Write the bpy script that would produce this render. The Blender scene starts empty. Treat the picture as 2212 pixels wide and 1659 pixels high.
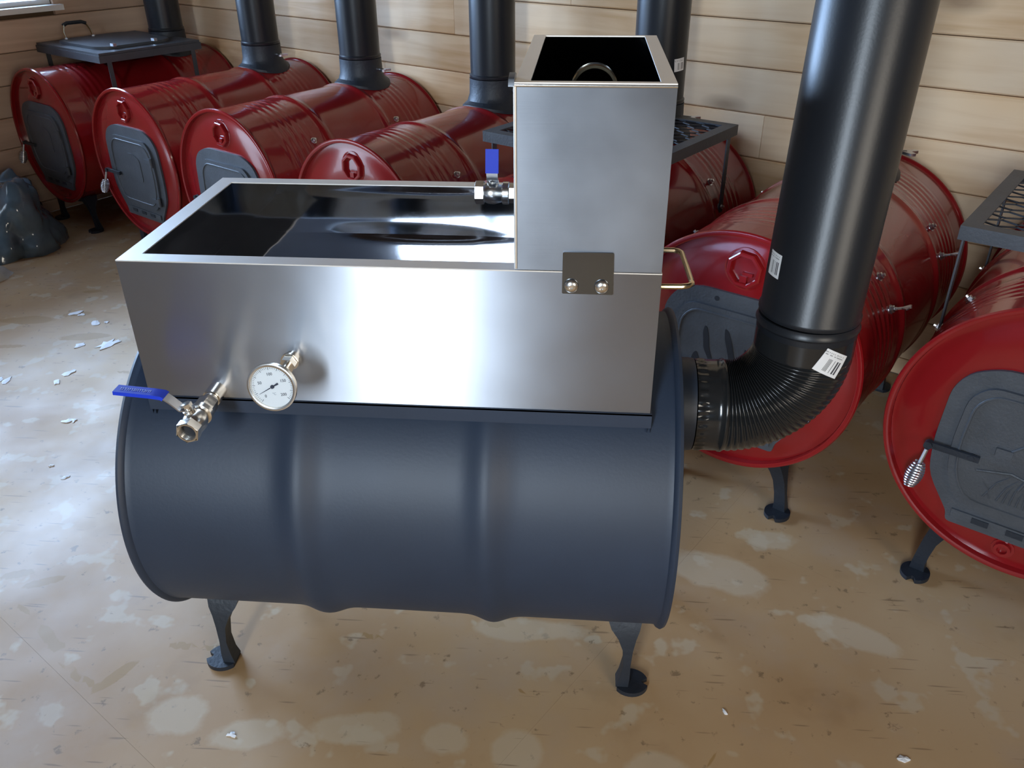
import bpy, bmesh, math, random
import numpy as np
from mathutils import Vector, Matrix, noise
random.seed(7)
SC = bpy.context.scene
COL = SC.collection
PI = math.pi
# ------------------------------------------------------------------ camera
def set_camera():
    yaw, pitch, roll = 0.087, 0.523, -0.008
    cy, sy, cp, sp = math.cos(yaw), math.sin(yaw), math.cos(pitch), math.sin(pitch)
    f = Vector((-sy*cp, cy*cp, -sp)); r = Vector((cy, sy, 0)); u = r.cross(f)
    c, s = math.cos(roll), math.sin(roll)
    r, u = c*r + s*u, -s*r + c*u
    M = Matrix((r, u, -f)).transposed().to_4x4()
    M.translation = Vector((0.135, -1.334, 1.358))
    cd = bpy.data.cameras.new('camera'); co = bpy.data.objects.new('camera', cd)
    COL.objects.link(co); co.matrix_world = M
    cd.sensor_width = 36.0; cd.lens = 36.0*1835.0/2212.0; cd.clip_start = 0.02
    SC.camera = co
set_camera()
AZ = 0.988
AX = Vector((math.cos(AZ), math.sin(AZ), 0)); PE = Vector((-math.sin(AZ), math.cos(AZ), 0))
WB, WL, WF, WR, HC = 1.616, 3.50, -4.2, -3.6, 3.0      # room planes in the room's own axes
# ------------------------------------------------------------------ world, windows' light, exposure
w = bpy.data.worlds.new('sky'); SC.world = w; w.use_nodes = True
bg = w.node_tree.nodes['Background']; bg.inputs[0].default_value = (0.62, 0.78, 1.0, 1); bg.inputs[1].default_value = 2.5
SC.view_settings.view_transform = 'Standard'; SC.view_settings.look = 'None'
SC.view_settings.gamma = 1.0; SC.view_settings.exposure = 0.08; SC.view_settings.use_curve_mapping = False
SC.cycles.max_bounces = 8; SC.cycles.glossy_bounces = 5; SC.cycles.diffuse_bounces = 5
SC.cycles.sample_clamp_indirect = 6.0
# openings: name, wall, (along from, to), (z from, to)
OPEN = {'left_window': ('left', -0.75, 1.03, 0.93, 2.05),
        'left_door': ('left', -2.30, -1.00, 0.0, 2.15),
        'front_window': ('front', -1.98, -1.32, 1.00, 2.85),
        'right_fill_window': ('right', -2.6, -0.9, 1.0, 2.1)}  # right one is an unseen opening added for warm fill
def window_light(name, power, color):
    wall, s0, s1, z0, z1 = OPEN[name]
    ld = bpy.data.lights.new(name + '_daylight', 'AREA'); ld.shape = 'RECTANGLE'
    ld.size = (s1 - s0); ld.size_y = (z1 - z0); ld.energy = power; ld.color = color
    lo = bpy.data.objects.new(name + '_daylight', ld); COL.objects.link(lo)
    m, zc = (s0 + s1)/2, (z0 + z1)/2
    if wall == 'left': pos = AX*m + PE*(WL + 0.16); n = -PE
    elif wall == 'front': pos = AX*(WF - 0.16) + PE*m; n = AX
    else: pos = AX*m + PE*(WR - 0.16); n = PE
    z = -n; y = Vector((0, 0, 1)); x = y.cross(z)
    M = Matrix((x, y, z)).transposed().to_4x4(); M.translation = pos + Vector((0, 0, zc))
    lo.matrix_world = M
window_light('left_window', 200, (0.42, 0.64, 1.0))
window_light('left_door', 32, (0.62, 0.80, 1.0))
window_light('front_window', 185, (0.76, 0.88, 1.0))
window_light('right_fill_window', 60, (1.0, 0.86, 0.66))  # added warm fill from the right, source out of view

# ------------------------------------------------------------------ helpers
def link(name, me, mats, parent=None, loc=None, rotz=None, label=None, kind=None):
    o = bpy.data.objects.new(name, me); COL.objects.link(o)
    for m in (mats if isinstance(mats, (list, tuple)) else [mats]): me.materials.append(m)
    if parent is not None: o.parent = parent
    if loc is not None: o.location = loc
    if rotz is not None: o.rotation_euler = (0, 0, rotz)
    if label: o['label'] = label
    if kind: o['kind'] = kind
    return o
def finish(name, bm, mats, parent=None, smooth=True, angle=35, bevel=0, **kw):
    me = bpy.data.meshes.new(name)
    if bevel:
        es = [e for e in bm.edges if len(e.link_faces) == 2 and e.calc_face_angle(0) > 0.6]
        if es: bmesh.ops.bevel(bm, geom=es, offset=bevel, segments=2, profile=0.6, affect='EDGES', clamp_overlap=True)
    bmesh.ops.recalc_face_normals(bm, faces=bm.faces)
    bm.to_mesh(me); bm.free()
    if smooth:
        me.shade_smooth(); me.set_sharp_from_angle(angle=math.radians(angle))
    return link(name, me, mats, parent, **kw)
def empty(name, loc=(0, 0, 0), rotz=0, label=None, cat=None, group=None, kind=None):
    o = bpy.data.objects.new(name, None); COL.objects.link(o); o.location = loc; o.rotation_euler = (0, 0, rotz)
    o.empty_display_size = 0.05
    tag(o, label, cat, group, kind); return o
def tag(o, label=None, cat=None, group=None, kind=None):
    for k, v in (('label', label), ('category', cat), ('group', group), ('kind', kind)):
        if v: o[k] = v
    return o
def box(bm, x0, x1, y0, y1, z0, z1, M=None):
    vs = [bm.verts.new((M @ Vector(p)) if M else p) for p in
          [(x0,y0,z0),(x1,y0,z0),(x1,y1,z0),(x0,y1,z0),(x0,y0,z1),(x1,y0,z1),(x1,y1,z1),(x0,y1,z1)]]
    for f in ((3,2,1,0),(4,5,6,7),(0,1,5,4),(1,2,6,5),(2,3,7,6),(3,0,4,7)): bm.faces.new([vs[i] for i in f])
def frame_from(axis, up=None):
    z = Vector(axis).normalized()
    u = Vector(up) if up else (Vector((0,0,1)) if abs(z.z) < 0.9 else Vector((1,0,0)))
    x = u.cross(z).normalized(); y = z.cross(x)
    return Matrix((x, y, z)).transposed()
def lathe(bm, origin, axis, prof, seg=32, cap0=True, cap1=True, up=None, phase=0):
    """prof: list of (distance along axis, radius)"""
    F = frame_from(axis, up); O = Vector(origin); rings = []
    for d, r in prof:
        if r <= 1e-6: rings.append([bm.verts.new(O + F @ Vector((0, 0, d)))]); continue
        rings.append([bm.verts.new(O + F @ Vector((r*math.cos(phase+2*PI*k/seg), r*math.sin(phase+2*PI*k/seg), d))) for k in range(seg)])
    for a, b in zip(rings, rings[1:]):
        for k in range(seg):
            k2 = (k+1) % seg
            if len(a) == 1 and len(b) == 1: continue
            if len(a) == 1: bm.faces.new((a[0], b[k], b[k2]))
            elif len(b) == 1: bm.faces.new((a[k], b[0], a[k2]))
            else: bm.faces.new((a[k], b[k], b[k2], a[k2]))
    if cap0 and len(rings[0]) > 1: bm.faces.new(rings[0])
    if cap1 and len(rings[-1]) > 1: bm.faces.new(rings[-1])
def cyl(bm, p0, p1, r, seg=16, r1=None, phase=0, up=None):
    d = Vector(p1) - Vector(p0)
    lathe(bm, p0, d, [(0, r), (d.length, r if r1 is None else r1)], seg, phase=phase, up=up)
def tube(bm, pts, r, seg=8, closed=False, flat=None):
    """round (or flattened) bar along a path"""
    pts = [Vector(p) for p in pts]; rings = []; n = len(pts); up = None
    for i, p in enumerate(pts):
        a = pts[i-1] if (i > 0 or closed) else p; b = pts[(i+1) % n] if (i < n-1 or closed) else p
        t = (b - a).normalized()
        if up is None: up = Vector((0,0,1)) if abs(t.z) < 0.9 else Vector((1,0,0))
        x = up.cross(t).normalized(); y = t.cross(x); up = y
        rr = r(i/(n-1)) if callable(r) else r
        fx, fy = flat if flat else (1, 1)
        rings.append([bm.verts.new(p + x*(rr*fx*math.cos(2*PI*k/seg)) + y*(rr*fy*math.sin(2*PI*k/seg))) for k in range(seg)])
    m = n if closed else n-1
    for i in range(m):
        a, b = rings[i], rings[(i+1) % n]
        for k in range(seg): bm.faces.new((a[k], a[(k+1) % seg], b[(k+1) % seg], b[k]))
    if not closed: bm.faces.new(rings[0]); bm.faces.new(rings[-1])
def prism(bm, poly, d0, d1, plane='yz', M=None):
    """closed polygon extruded between two depths; plane says which axes the polygon lives in"""
    def P(u, v, d):
        p = {'yz': (d, u, v), 'xz': (u, d, v), 'xy': (u, v, d)}[plane]
        return (M @ Vector(p)) if M else p
    a = [bm.verts.new(P(u, v, d0)) for u, v in poly]; b = [bm.verts.new(P(u, v, d1)) for u, v in poly]
    n = len(poly); bm.faces.new(a); bm.faces.new(b[::-1])
    for i in range(n): bm.faces.new((a[i], a[(i+1) % n], b[(i+1) % n], b[i]))
def rounded(pts, r, n=4):
    """round the corners of a polygon"""
    out = []; N = len(pts)
    for i in range(N):
        p0, p, p1 = Vector(pts[i-1]), Vector(pts[i]), Vector(pts[(i+1) % N])
        a = (p0-p); b = (p1-p); rr = min(r, a.length*0.45, b.length*0.45)
        s = p + a.normalized()*rr; e = p + b.normalized()*rr
        for k in range(n+1):
            t = k/n; q = s*(1-t)**2 + p*2*t*(1-t) + e*t*t; out.append((q.x, q.y))
    return out
def dup(o, parent, name=None):
    c = o.copy(); COL.objects.link(c); c.parent = parent
    for ch in list(o.children): dup(ch, c)
    return c

# ------------------------------------------------------------------ materials
def mat(name, base, rough=0.5, metal=0.0, coat=0.0, spec=0.5, var=0.0, vscale=6.0, bump=0.0, bscale=40.0, rvar=0.0):
    m = bpy.data.materials.new(name); m.use_nodes = True; nt = m.node_tree; N = nt.nodes; L = nt.links
    b = N['Principled BSDF']; b.inputs['Base Color'].default_value = (*base, 1)
    b.inputs['Roughness'].default_value = rough; b.inputs['Metallic'].default_value = metal
    b.inputs['Coat Weight'].default_value = coat; b.inputs['Coat Roughness'].default_value = 0.06
    b.inputs['Specular IOR Level'].default_value = spec
    tc = N.new('ShaderNodeTexCoord')
    if var or rvar:
        n = N.new('ShaderNodeTexNoise'); n.inputs['Scale'].default_value = vscale; n.inputs['Detail'].default_value = 5
        L.new(tc.outputs['Object'], n.inputs['Vector'])
        if var:
            r = N.new('ShaderNodeMapRange'); r.inputs['To Min'].default_value = 1-var; r.inputs['To Max'].default_value = 1+var
            r.inputs['From Min'].default_value = 0.3; r.inputs['From Max'].default_value = 0.7
            L.new(n.outputs['Fac'], r.inputs['Value'])
            v = N.new('ShaderNodeVectorMath'); v.operation = 'SCALE'; v.inputs[0].default_value = base
            L.new(r.outputs['Result'], v.inputs['Scale']); L.new(v.outputs['Vector'], b.inputs['Base Color'])
        if rvar:
            r = N.new('ShaderNodeMapRange'); r.inputs['To Min'].default_value = rough-rvar; r.inputs['To Max'].default_value = rough+rvar
            r.inputs['From Min'].default_value = 0.3; r.inputs['From Max'].default_value = 0.7
            L.new(n.outputs['Fac'], r.inputs['Value']); L.new(r.outputs['Result'], b.inputs['Roughness'])
    if bump:
        n2 = N.new('ShaderNodeTexNoise'); n2.inputs['Scale'].default_value = bscale; n2.inputs['Detail'].default_value = 3
        L.new(tc.outputs['Object'], n2.inputs['Vector'])
        bp = N.new('ShaderNodeBump'); bp.inputs['Strength'].default_value = bump; bp.inputs['Distance'].default_value = 0.002
        L.new(n2.outputs['Fac'], bp.inputs['Height']); L.new(bp.outputs['Normal'], b.inputs['Normal'])
    return m
def brushed_steel(name, tangent, rough=0.3, aniso=0.75, tone=0.60, blotch=0.10):
    m = mat(name, (tone, tone, tone), rough, 1.0); nt = m.node_tree; N = nt.nodes; L = nt.links; b = N['Principled BSDF']
    tc = N.new('ShaderNodeTexCoord')
    b.inputs['Anisotropic'].default_value = aniso
    tv = N.new('ShaderNodeCombineXYZ')
    for i, k in enumerate('XYZ'): tv.inputs[k].default_value = tangent[i]
    L.new(tv.outputs[0], b.inputs['Tangent'])
    # wiped smears and fine brushing
    n = N.new('ShaderNodeTexNoise'); n.inputs['Scale'].default_value = 3.2; n.inputs['Detail'].default_value = 4
    L.new(tc.outputs['Object'], n.inputs['Vector'])
    r = N.new('ShaderNodeMapRange'); r.inputs['From Min'].default_value = 0.35; r.inputs['From Max'].default_value = 0.68
    r.inputs['To Min'].default_value = rough-0.04; r.inputs['To Max'].default_value = rough+0.06
    L.new(n.outputs['Fac'], r.inputs['Value']); L.new(r.outputs['Result'], b.inputs['Roughness'])
    mp = N.new('ShaderNodeMapping'); mp.inputs['Scale'].default_value = (6, 6, 700)
    L.new(tc.outputs['Object'], mp.inputs['Vector'])
    n2 = N.new('ShaderNodeTexNoise'); n2.inputs['Scale'].default_value = 1.0; n2.inputs['Detail'].default_value = 2
    L.new(mp.outputs[0], n2.inputs['Vector'])
    bp = N.new('ShaderNodeBump'); bp.inputs['Strength'].default_value = 0.10; bp.inputs['Distance'].default_value = 0.0005
    L.new(n2.outputs['Fac'], bp.inputs['Height'])
    n3 = N.new('ShaderNodeTexNoise'); n3.inputs['Scale'].default_value = 2.6; n3.inputs['Detail'].default_value = 1
    L.new(tc.outputs['Object'], n3.inputs['Vector'])
    bp2 = N.new('ShaderNodeBump'); bp2.inputs['Strength'].default_value = 0.3; bp2.inputs['Distance'].default_value = 0.006
    L.new(n3.outputs['Fac'], bp2.inputs['Height']); L.new(bp.outputs['Normal'], bp2.inputs['Normal'])
    L.new(bp2.outputs['Normal'], b.inputs['Normal'])
    mx = N.new('ShaderNodeMapRange'); mx.inputs['From Min'].default_value = 0.3; mx.inputs['From Max'].default_value = 0.7
    mx.inputs['To Min'].default_value = 1-blotch; mx.inputs['To Max'].default_value = 1+blotch
    L.new(n.outputs['Fac'], mx.inputs['Value'])
    v = N.new('ShaderNodeVectorMath'); v.operation = 'SCALE'; v.inputs[0].default_value = (tone*.94, tone*1.0, tone*1.10)  # bluish tint paints the blue haze into the steel
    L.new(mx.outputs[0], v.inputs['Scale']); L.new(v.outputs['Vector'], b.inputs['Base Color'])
    return m
def polished_steel():
    m = mat('polished_steel', (0.46, 0.49, 0.54), 0.045, 1.0); nt = m.node_tree; N = nt.nodes; L = nt.links; b = N['Principled BSDF']
    tc = N.new('ShaderNodeTexCoord'); n3 = N.new('ShaderNodeTexNoise'); n3.inputs['Scale'].default_value = 5.0
    n3.inputs['Detail'].default_value = 1; n3.inputs['Distortion'].default_value = 0.6
    L.new(tc.outputs['Object'], n3.inputs['Vector'])
    bp2 = N.new('ShaderNodeBump'); bp2.inputs['Strength'].default_value = 0.8; bp2.inputs['Distance'].default_value = 0.02
    L.new(n3.outputs['Fac'], bp2.inputs['Height'])
    return m
def wood(name, c0, c1, c2, axis='Y', rough=0.5):
    """pine: grain runs along one local axis, every plank its own tone (Object Info random), knots from a stretched Voronoi"""
    m = bpy.data.materials.new(name); m.use_nodes = True; nt = m.node_tree; N = nt.nodes; L = nt.links; b = N['Principled BSDF']
    tc = N.new('ShaderNodeTexCoord'); oi = N.new('ShaderNodeObjectInfo')
    off = N.new('ShaderNodeVectorMath'); off.operation = 'SCALE'; off.inputs[0].default_value = (17, 23, 31)
    L.new(oi.outputs['Random'], off.inputs['Scale'])
    add = N.new('ShaderNodeVectorMath'); add.operation = 'ADD'
    L.new(tc.outputs['Object'], add.inputs[0]); L.new(off.outputs[0], add.inputs[1])
    def mapped(sc):
        mp = N.new('ShaderNodeMapping'); mp.inputs['Scale'].default_value = sc; L.new(add.outputs[0], mp.inputs['Vector']); return mp
    def noi(sc, scale, det=4, dist=0.0):
        n = N.new('ShaderNodeTexNoise'); n.inputs['Scale'].default_value = scale; n.inputs['Detail'].default_value = det
        n.inputs['Distortion'].default_value = dist
        L.new(mapped(sc).outputs[0], n.inputs['Vector']); return n
    al = {'X': (0.6, 9, 9), 'Y': (9, 0.6, 9)}[axis]
    g = noi(al, 3.0, 6, 0.5); broad = noi((1.2, 1.2, 1.6), 1.5, 3)
    ramp = N.new('ShaderNodeValToRGB'); ramp.color_ramp.elements[0].position = 0.36; ramp.color_ramp.elements[1].position = 0.62
    ramp.color_ramp.elements[0].color = (*c0, 1); ramp.color_ramp.elements[1].color = (*c1, 1)
    L.new(g.outputs['Fac'], ramp.inputs['Fac'])
    mix = N.new('ShaderNodeMix'); mix.data_type = 'RGBA'; mix.inputs['B'].default_value = (*c2, 1)
    rr = N.new('ShaderNodeMapRange'); rr.inputs['From Min'].default_value = 0.42; rr.inputs['From Max'].default_value = 0.66
    L.new(broad.outputs['Fac'], rr.inputs['Value']); mul = N.new('ShaderNodeMath'); mul.operation = 'MULTIPLY'; mul.inputs[1].default_value = 0.6
    L.new(rr.outputs[0], mul.inputs[0]); L.new(mul.outputs[0], mix.inputs['Factor']); L.new(ramp.outputs[0], mix.inputs['A'])
    # knots
    vo = N.new('ShaderNodeTexVoronoi'); vo.inputs['Scale'].default_value = 1.0
    ka = {'X': (2.2, 5.5, 5.5), 'Y': (5.5, 2.2, 5.5)}[axis]
    L.new(mapped(ka).outputs[0], vo.inputs['Vector'])
    kr = N.new('ShaderNodeMapRange'); kr.inputs['From Min'].default_value = 0.05; kr.inputs['From Max'].default_value = 0.20
    kr.inputs['To Min'].default_value = 0.55; kr.inputs['To Max'].default_value = 0.0
    L.new(vo.outputs['Distance'], kr.inputs['Value'])
    mk = N.new('ShaderNodeMix'); mk.data_type = 'RGBA'; mk.inputs['B'].default_value = (0.16, 0.075, 0.03, 1)
    L.new(kr.outputs[0], mk.inputs['Factor']); L.new(mix.outputs['Result'], mk.inputs['A'])
    tone = N.new('ShaderNodeMapRange'); tone.inputs['To Min'].default_value = 0.84; tone.inputs['To Max'].default_value = 1.12
    L.new(oi.outputs['Random'], tone.inputs['Value'])
    v = N.new('ShaderNodeVectorMath'); v.operation = 'SCALE'; L.new(mk.outputs['Result'], v.inputs[0]); L.new(tone.outputs[0], v.inputs['Scale'])
    L.new(v.outputs[0], b.inputs['Base Color']); b.inputs['Roughness'].default_value = rough
    bp = N.new('ShaderNodeBump'); bp.inputs['Strength'].default_value = 0.15; bp.inputs['Distance'].default_value = 0.001
    L.new(g.outputs['Fac'], bp.inputs['Height']); L.new(bp.outputs[0], b.inputs['Normal'])
    return m
def floor_mat():
    m = bpy.data.materials.new('worn_floor'); m.use_nodes = True; nt = m.node_tree; N = nt.nodes; L = nt.links; b = N['Principled BSDF']
    ge = N.new('ShaderNodeNewGeometry')
    def noi(scale, det=4, rough=0.5, off=0.0):
        n = N.new('ShaderNodeTexNoise'); n.inputs['Scale'].default_value = scale; n.inputs['Detail'].default_value = det; n.inputs['Roughness'].default_value = rough
        a = N.new('ShaderNodeVectorMath'); a.operation = 'ADD'; a.inputs[1].default_value = (off, off*1.7, 0)
        L.new(ge.outputs['Position'], a.inputs[0]); L.new(a.outputs[0], n.inputs['Vector']); return n.outputs['Fac']
    def rng(s, a, b_, lo=0.0, hi=1.0):
        r = N.new('ShaderNodeMapRange'); r.inputs['From Min'].default_value = a; r.inputs['From Max'].default_value = b_
        r.inputs['To Min'].default_value = lo; r.inputs['To Max'].default_value = hi; L.new(s, r.inputs['Value']); return r.outputs[0]
    def mix(a, fac, col):
        x = N.new('ShaderNodeMix'); x.data_type = 'RGBA'; L.new(fac, x.inputs['Factor']); L.new(a, x.inputs['A']); x.inputs['B'].default_value = (*col, 1); return x.outputs['Result']
    ramp = N.new('ShaderNodeValToRGB'); ramp.color_ramp.elements[0].position = 0.35; ramp.color_ramp.elements[1].position = 0.65
    ramp.color_ramp.elements[0].color = (0.40, 0.235, 0.105, 1); ramp.color_ramp.elements[1].color = (0.52, 0.35, 0.19, 1)
    L.new(noi(1.6, 5), ramp.inputs['Fac']); c = ramp.outputs[0]
    c = mix(c, rng(noi(11.0, 3, 0.5, 3.0), 0.60, 0.65, 0, 0.55), (0.56, 0.46, 0.32))       # pale worn patches
    c = mix(c, rng(noi(5.0, 4, 0.5, 9.0), 0.60, 0.75, 0, 0.45), (0.27, 0.155, 0.07))       # tea brown soiling
    c = mix(c, rng(noi(3.0, 5, 0.6, 21.0), 0.50, 0.70, 0, 0.55), (0.44, 0.33, 0.24))
    c = mix(c, rng(noi(30.0, 5, 0.65, 5.0), 0.62, 0.68, 0, 0.7), (0.19, 0.12, 0.06))       # small spots
    at = N.new('ShaderNodeAttribute'); at.attribute_name = 'stain'
    def add(a, s, k):
        x = N.new('ShaderNodeMath'); x.operation = 'MULTIPLY_ADD'; L.new(s, x.inputs[0]); x.inputs[1].default_value = k; L.new(a, x.inputs[2]); return x.outputs[0]
    st = add(at.outputs['Fac'], noi(14, 5, 0.6, 1.0), 0.55)
    c = mix(c, rng(st, 0.92, 1.02, 0, 0.8), (0.36, 0.21, 0.07))                          # dried puddles
    at2 = N.new('ShaderNodeAttribute'); at2.attribute_name = 'pale'
    pl = add(at2.outputs['Fac'], noi(8, 5, 0.6, 7.0), 1.0)
    c = mix(c, rng(pl, 0.95, 1.15, 0, 0.45), (0.60, 0.50, 0.36))
    for ang, off in ((0.5, 0.0), (-0.9, 4.0), (1.5, 9.0)):      # scratches and flecks
        mp = N.new('ShaderNodeMapping'); mp.inputs['Rotation'].default_value = (0, 0, ang); mp.inputs['Scale'].default_value = (7, 95, 1); mp.inputs['Location'].default_value = (off, off, 0)
        L.new(ge.outputs['Position'], mp.inputs['Vector']); ns = N.new('ShaderNodeTexNoise'); ns.inputs['Scale'].default_value = 1.0; ns.inputs['Detail'].default_value = 1
        L.new(mp.outputs[0], ns.inputs['Vector']); c = mix(c, rng(ns.outputs['Fac'], 0.73, 0.77, 0, 0.55), (0.17, 0.10, 0.05))
    L.new(c, b.inputs['Base Color'])
    L.new(rng(noi(4.0, 4, 0.5, 2.0), 0.3, 0.7, 0.40, 0.62), b.inputs['Roughness'])
    b.inputs['Specular IOR Level'].default_value = 0.42
    bp = N.new('ShaderNodeBump'); bp.inputs['Strength'].default_value = 0.12; bp.inputs['Distance'].default_value = 0.002
    L.new(noi(22, 4, 0.5), bp.inputs['Height']); L.new(bp.outputs[0], b.inputs['Normal'])
    return m
def sticker_mat():
    """white paper label with printed bar code stripes, driven by the label's own UVs"""
    m = bpy.data.materials.new('printed_label'); m.use_nodes = True; nt = m.node_tree; N = nt.nodes; L = nt.links; b = N['Principled BSDF']
    uv = N.new('ShaderNodeUVMap'); sp = N.new('ShaderNodeSeparateXYZ'); L.new(uv.outputs[0], sp.inputs[0])
    def M(op, a, v=None, c=None):
        x = N.new('ShaderNodeMath'); x.operation = op
        for i, s in enumerate((a, v, c)):
            if s is None: continue
            if isinstance(s, (int, float)): x.inputs[i].default_value = s
            else: L.new(s, x.inputs[i])
        return x.outputs[0]
    wn = N.new('ShaderNodeTexWhiteNoise'); wn.noise_dimensions = '1D'; L.new(M('FLOOR', M('MULTIPLY', sp.outputs[0], 44.0)), wn.inputs['W'])
    bars = M('GREATER_THAN', wn.outputs['Value'], 0.48)
    inx = M('MULTIPLY', M('GREATER_THAN', sp.outputs[0], 0.30), M('LESS_THAN', sp.outputs[0], 0.90))
    iny = M('MULTIPLY', M('GREATER_THAN', sp.outputs[1], 0.12), M('LESS_THAN', sp.outputs[1], 0.66))
    a = M('MULTIPLY', M('MULTIPLY', bars, inx), iny)
    wn2 = N.new('ShaderNodeTexWhiteNoise'); wn2.noise_dimensions = '2D'
    cv = N.new('ShaderNodeCombineXYZ'); L.new(M('FLOOR', M('MULTIPLY', sp.outputs[0], 26.0)), cv.inputs[0]); L.new(M('FLOOR', M('MULTIPLY', sp.outputs[1], 22.0)), cv.inputs[1])
    L.new(cv.outputs[0], wn2.inputs['Vector'])
    row = M('MULTIPLY', M('GREATER_THAN', M('FRACT', M('MULTIPLY', sp.outputs[1], 11.0)), 0.5), M('GREATER_THAN', wn2.outputs['Value'], 0.4))
    top = M('MULTIPLY', M('MULTIPLY', M('GREATER_THAN', sp.outputs[1], 0.74), M('LESS_THAN', sp.outputs[1], 0.93)), M('MULTIPLY', row, M('LESS_THAN', sp.outputs[0], 0.85)))
    f = M('MAXIMUM', a, M('MULTIPLY', top, 0.6))
    x = N.new('ShaderNodeMix'); x.data_type = 'RGBA'; L.new(f, x.inputs['Factor']); x.inputs['A'].default_value = (0.80, 0.80, 0.80, 1); x.inputs['B'].default_value = (0.06, 0.06, 0.07, 1)
    L.new(x.outputs['Result'], b.inputs['Base Color']); b.inputs['Roughness'].default_value = 0.5
    return m
def glass_mat():
    m = bpy.data.materials.new('window_glass'); m.use_nodes = True; nt = m.node_tree; N = nt.nodes; L = nt.links
    N.remove(N['Principled BSDF']); t = N.new('ShaderNodeBsdfTransparent'); g = N.new('ShaderNodeBsdfGlossy'); g.inputs['Roughness'].default_value = 0.02
    fr = N.new('ShaderNodeFresnel'); fr.inputs['IOR'].default_value = 1.45; mx = N.new('ShaderNodeMixShader')
    L.new(fr.outputs[0], mx.inputs[0]); L.new(t.outputs[0], mx.inputs[1]); L.new(g.outputs[0], mx.inputs[2]); L.new(mx.outputs[0], N['Material Output'].inputs[0])
    return m

RED = mat('red_enamel', (0.24, 0.008, 0.010), 0.17, coat=0.4, spec=0.5, var=0.12, vscale=3, bump=0.05, bscale=18)
DARK = mat('graphite_powder_coat', (0.016, 0.029, 0.056), 0.52, spec=0.65, var=0.12, vscale=5, bump=0.08, bscale=180)
CAST = mat('grey_cast_iron', (0.062, 0.068, 0.078), 0.50, spec=0.5, var=0.15, vscale=14, bump=0.4, bscale=160)
CASTD = mat('dark_cast_iron', (0.014, 0.019, 0.028), 0.5, var=0.15, vscale=14, bump=0.4, bscale=120)
BLACK = mat('recess_black', (0.010, 0.012, 0.018), 0.6)
PIPE = mat('black_stove_pipe_enamel', (0.012, 0.014, 0.018), 0.34, spec=0.40, var=0.1, vscale=4, bump=0.05, bscale=260)
PIPEG = mat('glossy_black_elbow_enamel', (0.014, 0.015, 0.016), 0.16, spec=0.6)
CHROME = mat('nickel_plated_brass', (0.86, 0.83, 0.77), 0.24, 1.0, bump=0.1, bscale=60)
ZINC = mat('zinc_plated_steel', (0.66, 0.67, 0.70), 0.28, 1.0)
BRASSY = mat('brass_tinted_rod', (0.72, 0.60, 0.40), 0.22, 1.0)
BLUE = mat('blue_vinyl', (0.012, 0.045, 0.60), 0.5, spec=0.3)
WHITEINK = mat('pale_blue_ink', (0.42, 0.52, 0.86), 0.5)
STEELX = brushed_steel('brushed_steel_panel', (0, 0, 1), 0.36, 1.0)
STEELT = mat('brushed_steel_flange', (0.86, 0.82, 0.76), 0.52, 1.0, bump=0.1, bscale=90)
STEELV = brushed_steel('brushed_steel_tank', (0, 0, 1), 0.40, 0.75, 0.31, 0.34)
MIRROR = polished_steel()
DIALW = mat('dial_white', (0.80, 0.84, 0.86), 0.45)
INK = mat('dial_ink', (0.02, 0.03, 0.06), 0.5)
INKG = mat('dial_ink_faded', (0.30, 0.36, 0.44), 0.5)
PINE = wood('pine_back', (0.70, 0.42, 0.20), (0.86, 0.59, 0.34), (0.90, 0.71, 0.50), 'Y', 0.42)
PINEL = wood('pine_left', (0.50, 0.335, 0.235), (0.62, 0.44, 0.32), (0.64, 0.50, 0.38), 'X', 0.45)
PINEC = wood('dark_stained_ceiling', (0.055, 0.030, 0.018), (0.09, 0.05, 0.03), (0.11, 0.065, 0.04), 'X', 0.6)
GAP = mat('joint_shadow_board', (0.10, 0.06, 0.03), 0.8)
DULL = mat('plain_board_wall', (0.16, 0.11, 0.07), 0.7, var=0.2)
WHITEP = mat('white_paint', (0.80, 0.80, 0.78), 0.4)
FLOOR = floor_mat()
STICK = sticker_mat()
GLASS = glass_mat()
PAPER = mat('white_paper_scrap', (0.86, 0.86, 0.86), 0.6)
PLASTIC = mat('crinkled_dark_plastic', (0.10, 0.15, 0.19), 0.16, coat=0.6, var=0.5, vscale=4, bump=1.0, bscale=22)
FABRIC = mat('pale_woven_sack', (0.55, 0.57, 0.55), 0.7, var=0.15)
TEXT = {}

# ------------------------------------------------------------------ setting: floor
SPOTS = [(-1.137,.052,.06,.02,20),(-1.063,.031,.075,.022,25),(-1.067,-.053,.07,.012,-20),(-.969,-.12,.06,.02,-35),(-.93,-.15,.03,.02,0),
         (-.767,-.216,.075,.02,60),(-.827,-.232,.06,.012,-15),(-.88,-.20,.05,.010,-25),(-.667,-.13,.05,.016,3),(-.60,-.13,.05,.014,2),(-.279,-.074,.05,.014,-8),
         (-1.794,1.629,.07,.02,10),(-1.75,1.42,.10,.03,15),(-1.90,1.36,.16,.05,5),(-1.55,1.60,.08,.02,20),(-1.62,1.24,.14,.04,10),(-1.45,1.35,.05,.02,10),
         (-1.85,1.15,.1,.02,8),(-1.35,1.0,.05,.015,0),(-1.30,.78,.07,.02,30),(.05,-.19,.02,.006,-40),(.4,-.33,.05,.008,60),(-.02,-.02,.05,.018,0)]
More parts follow.
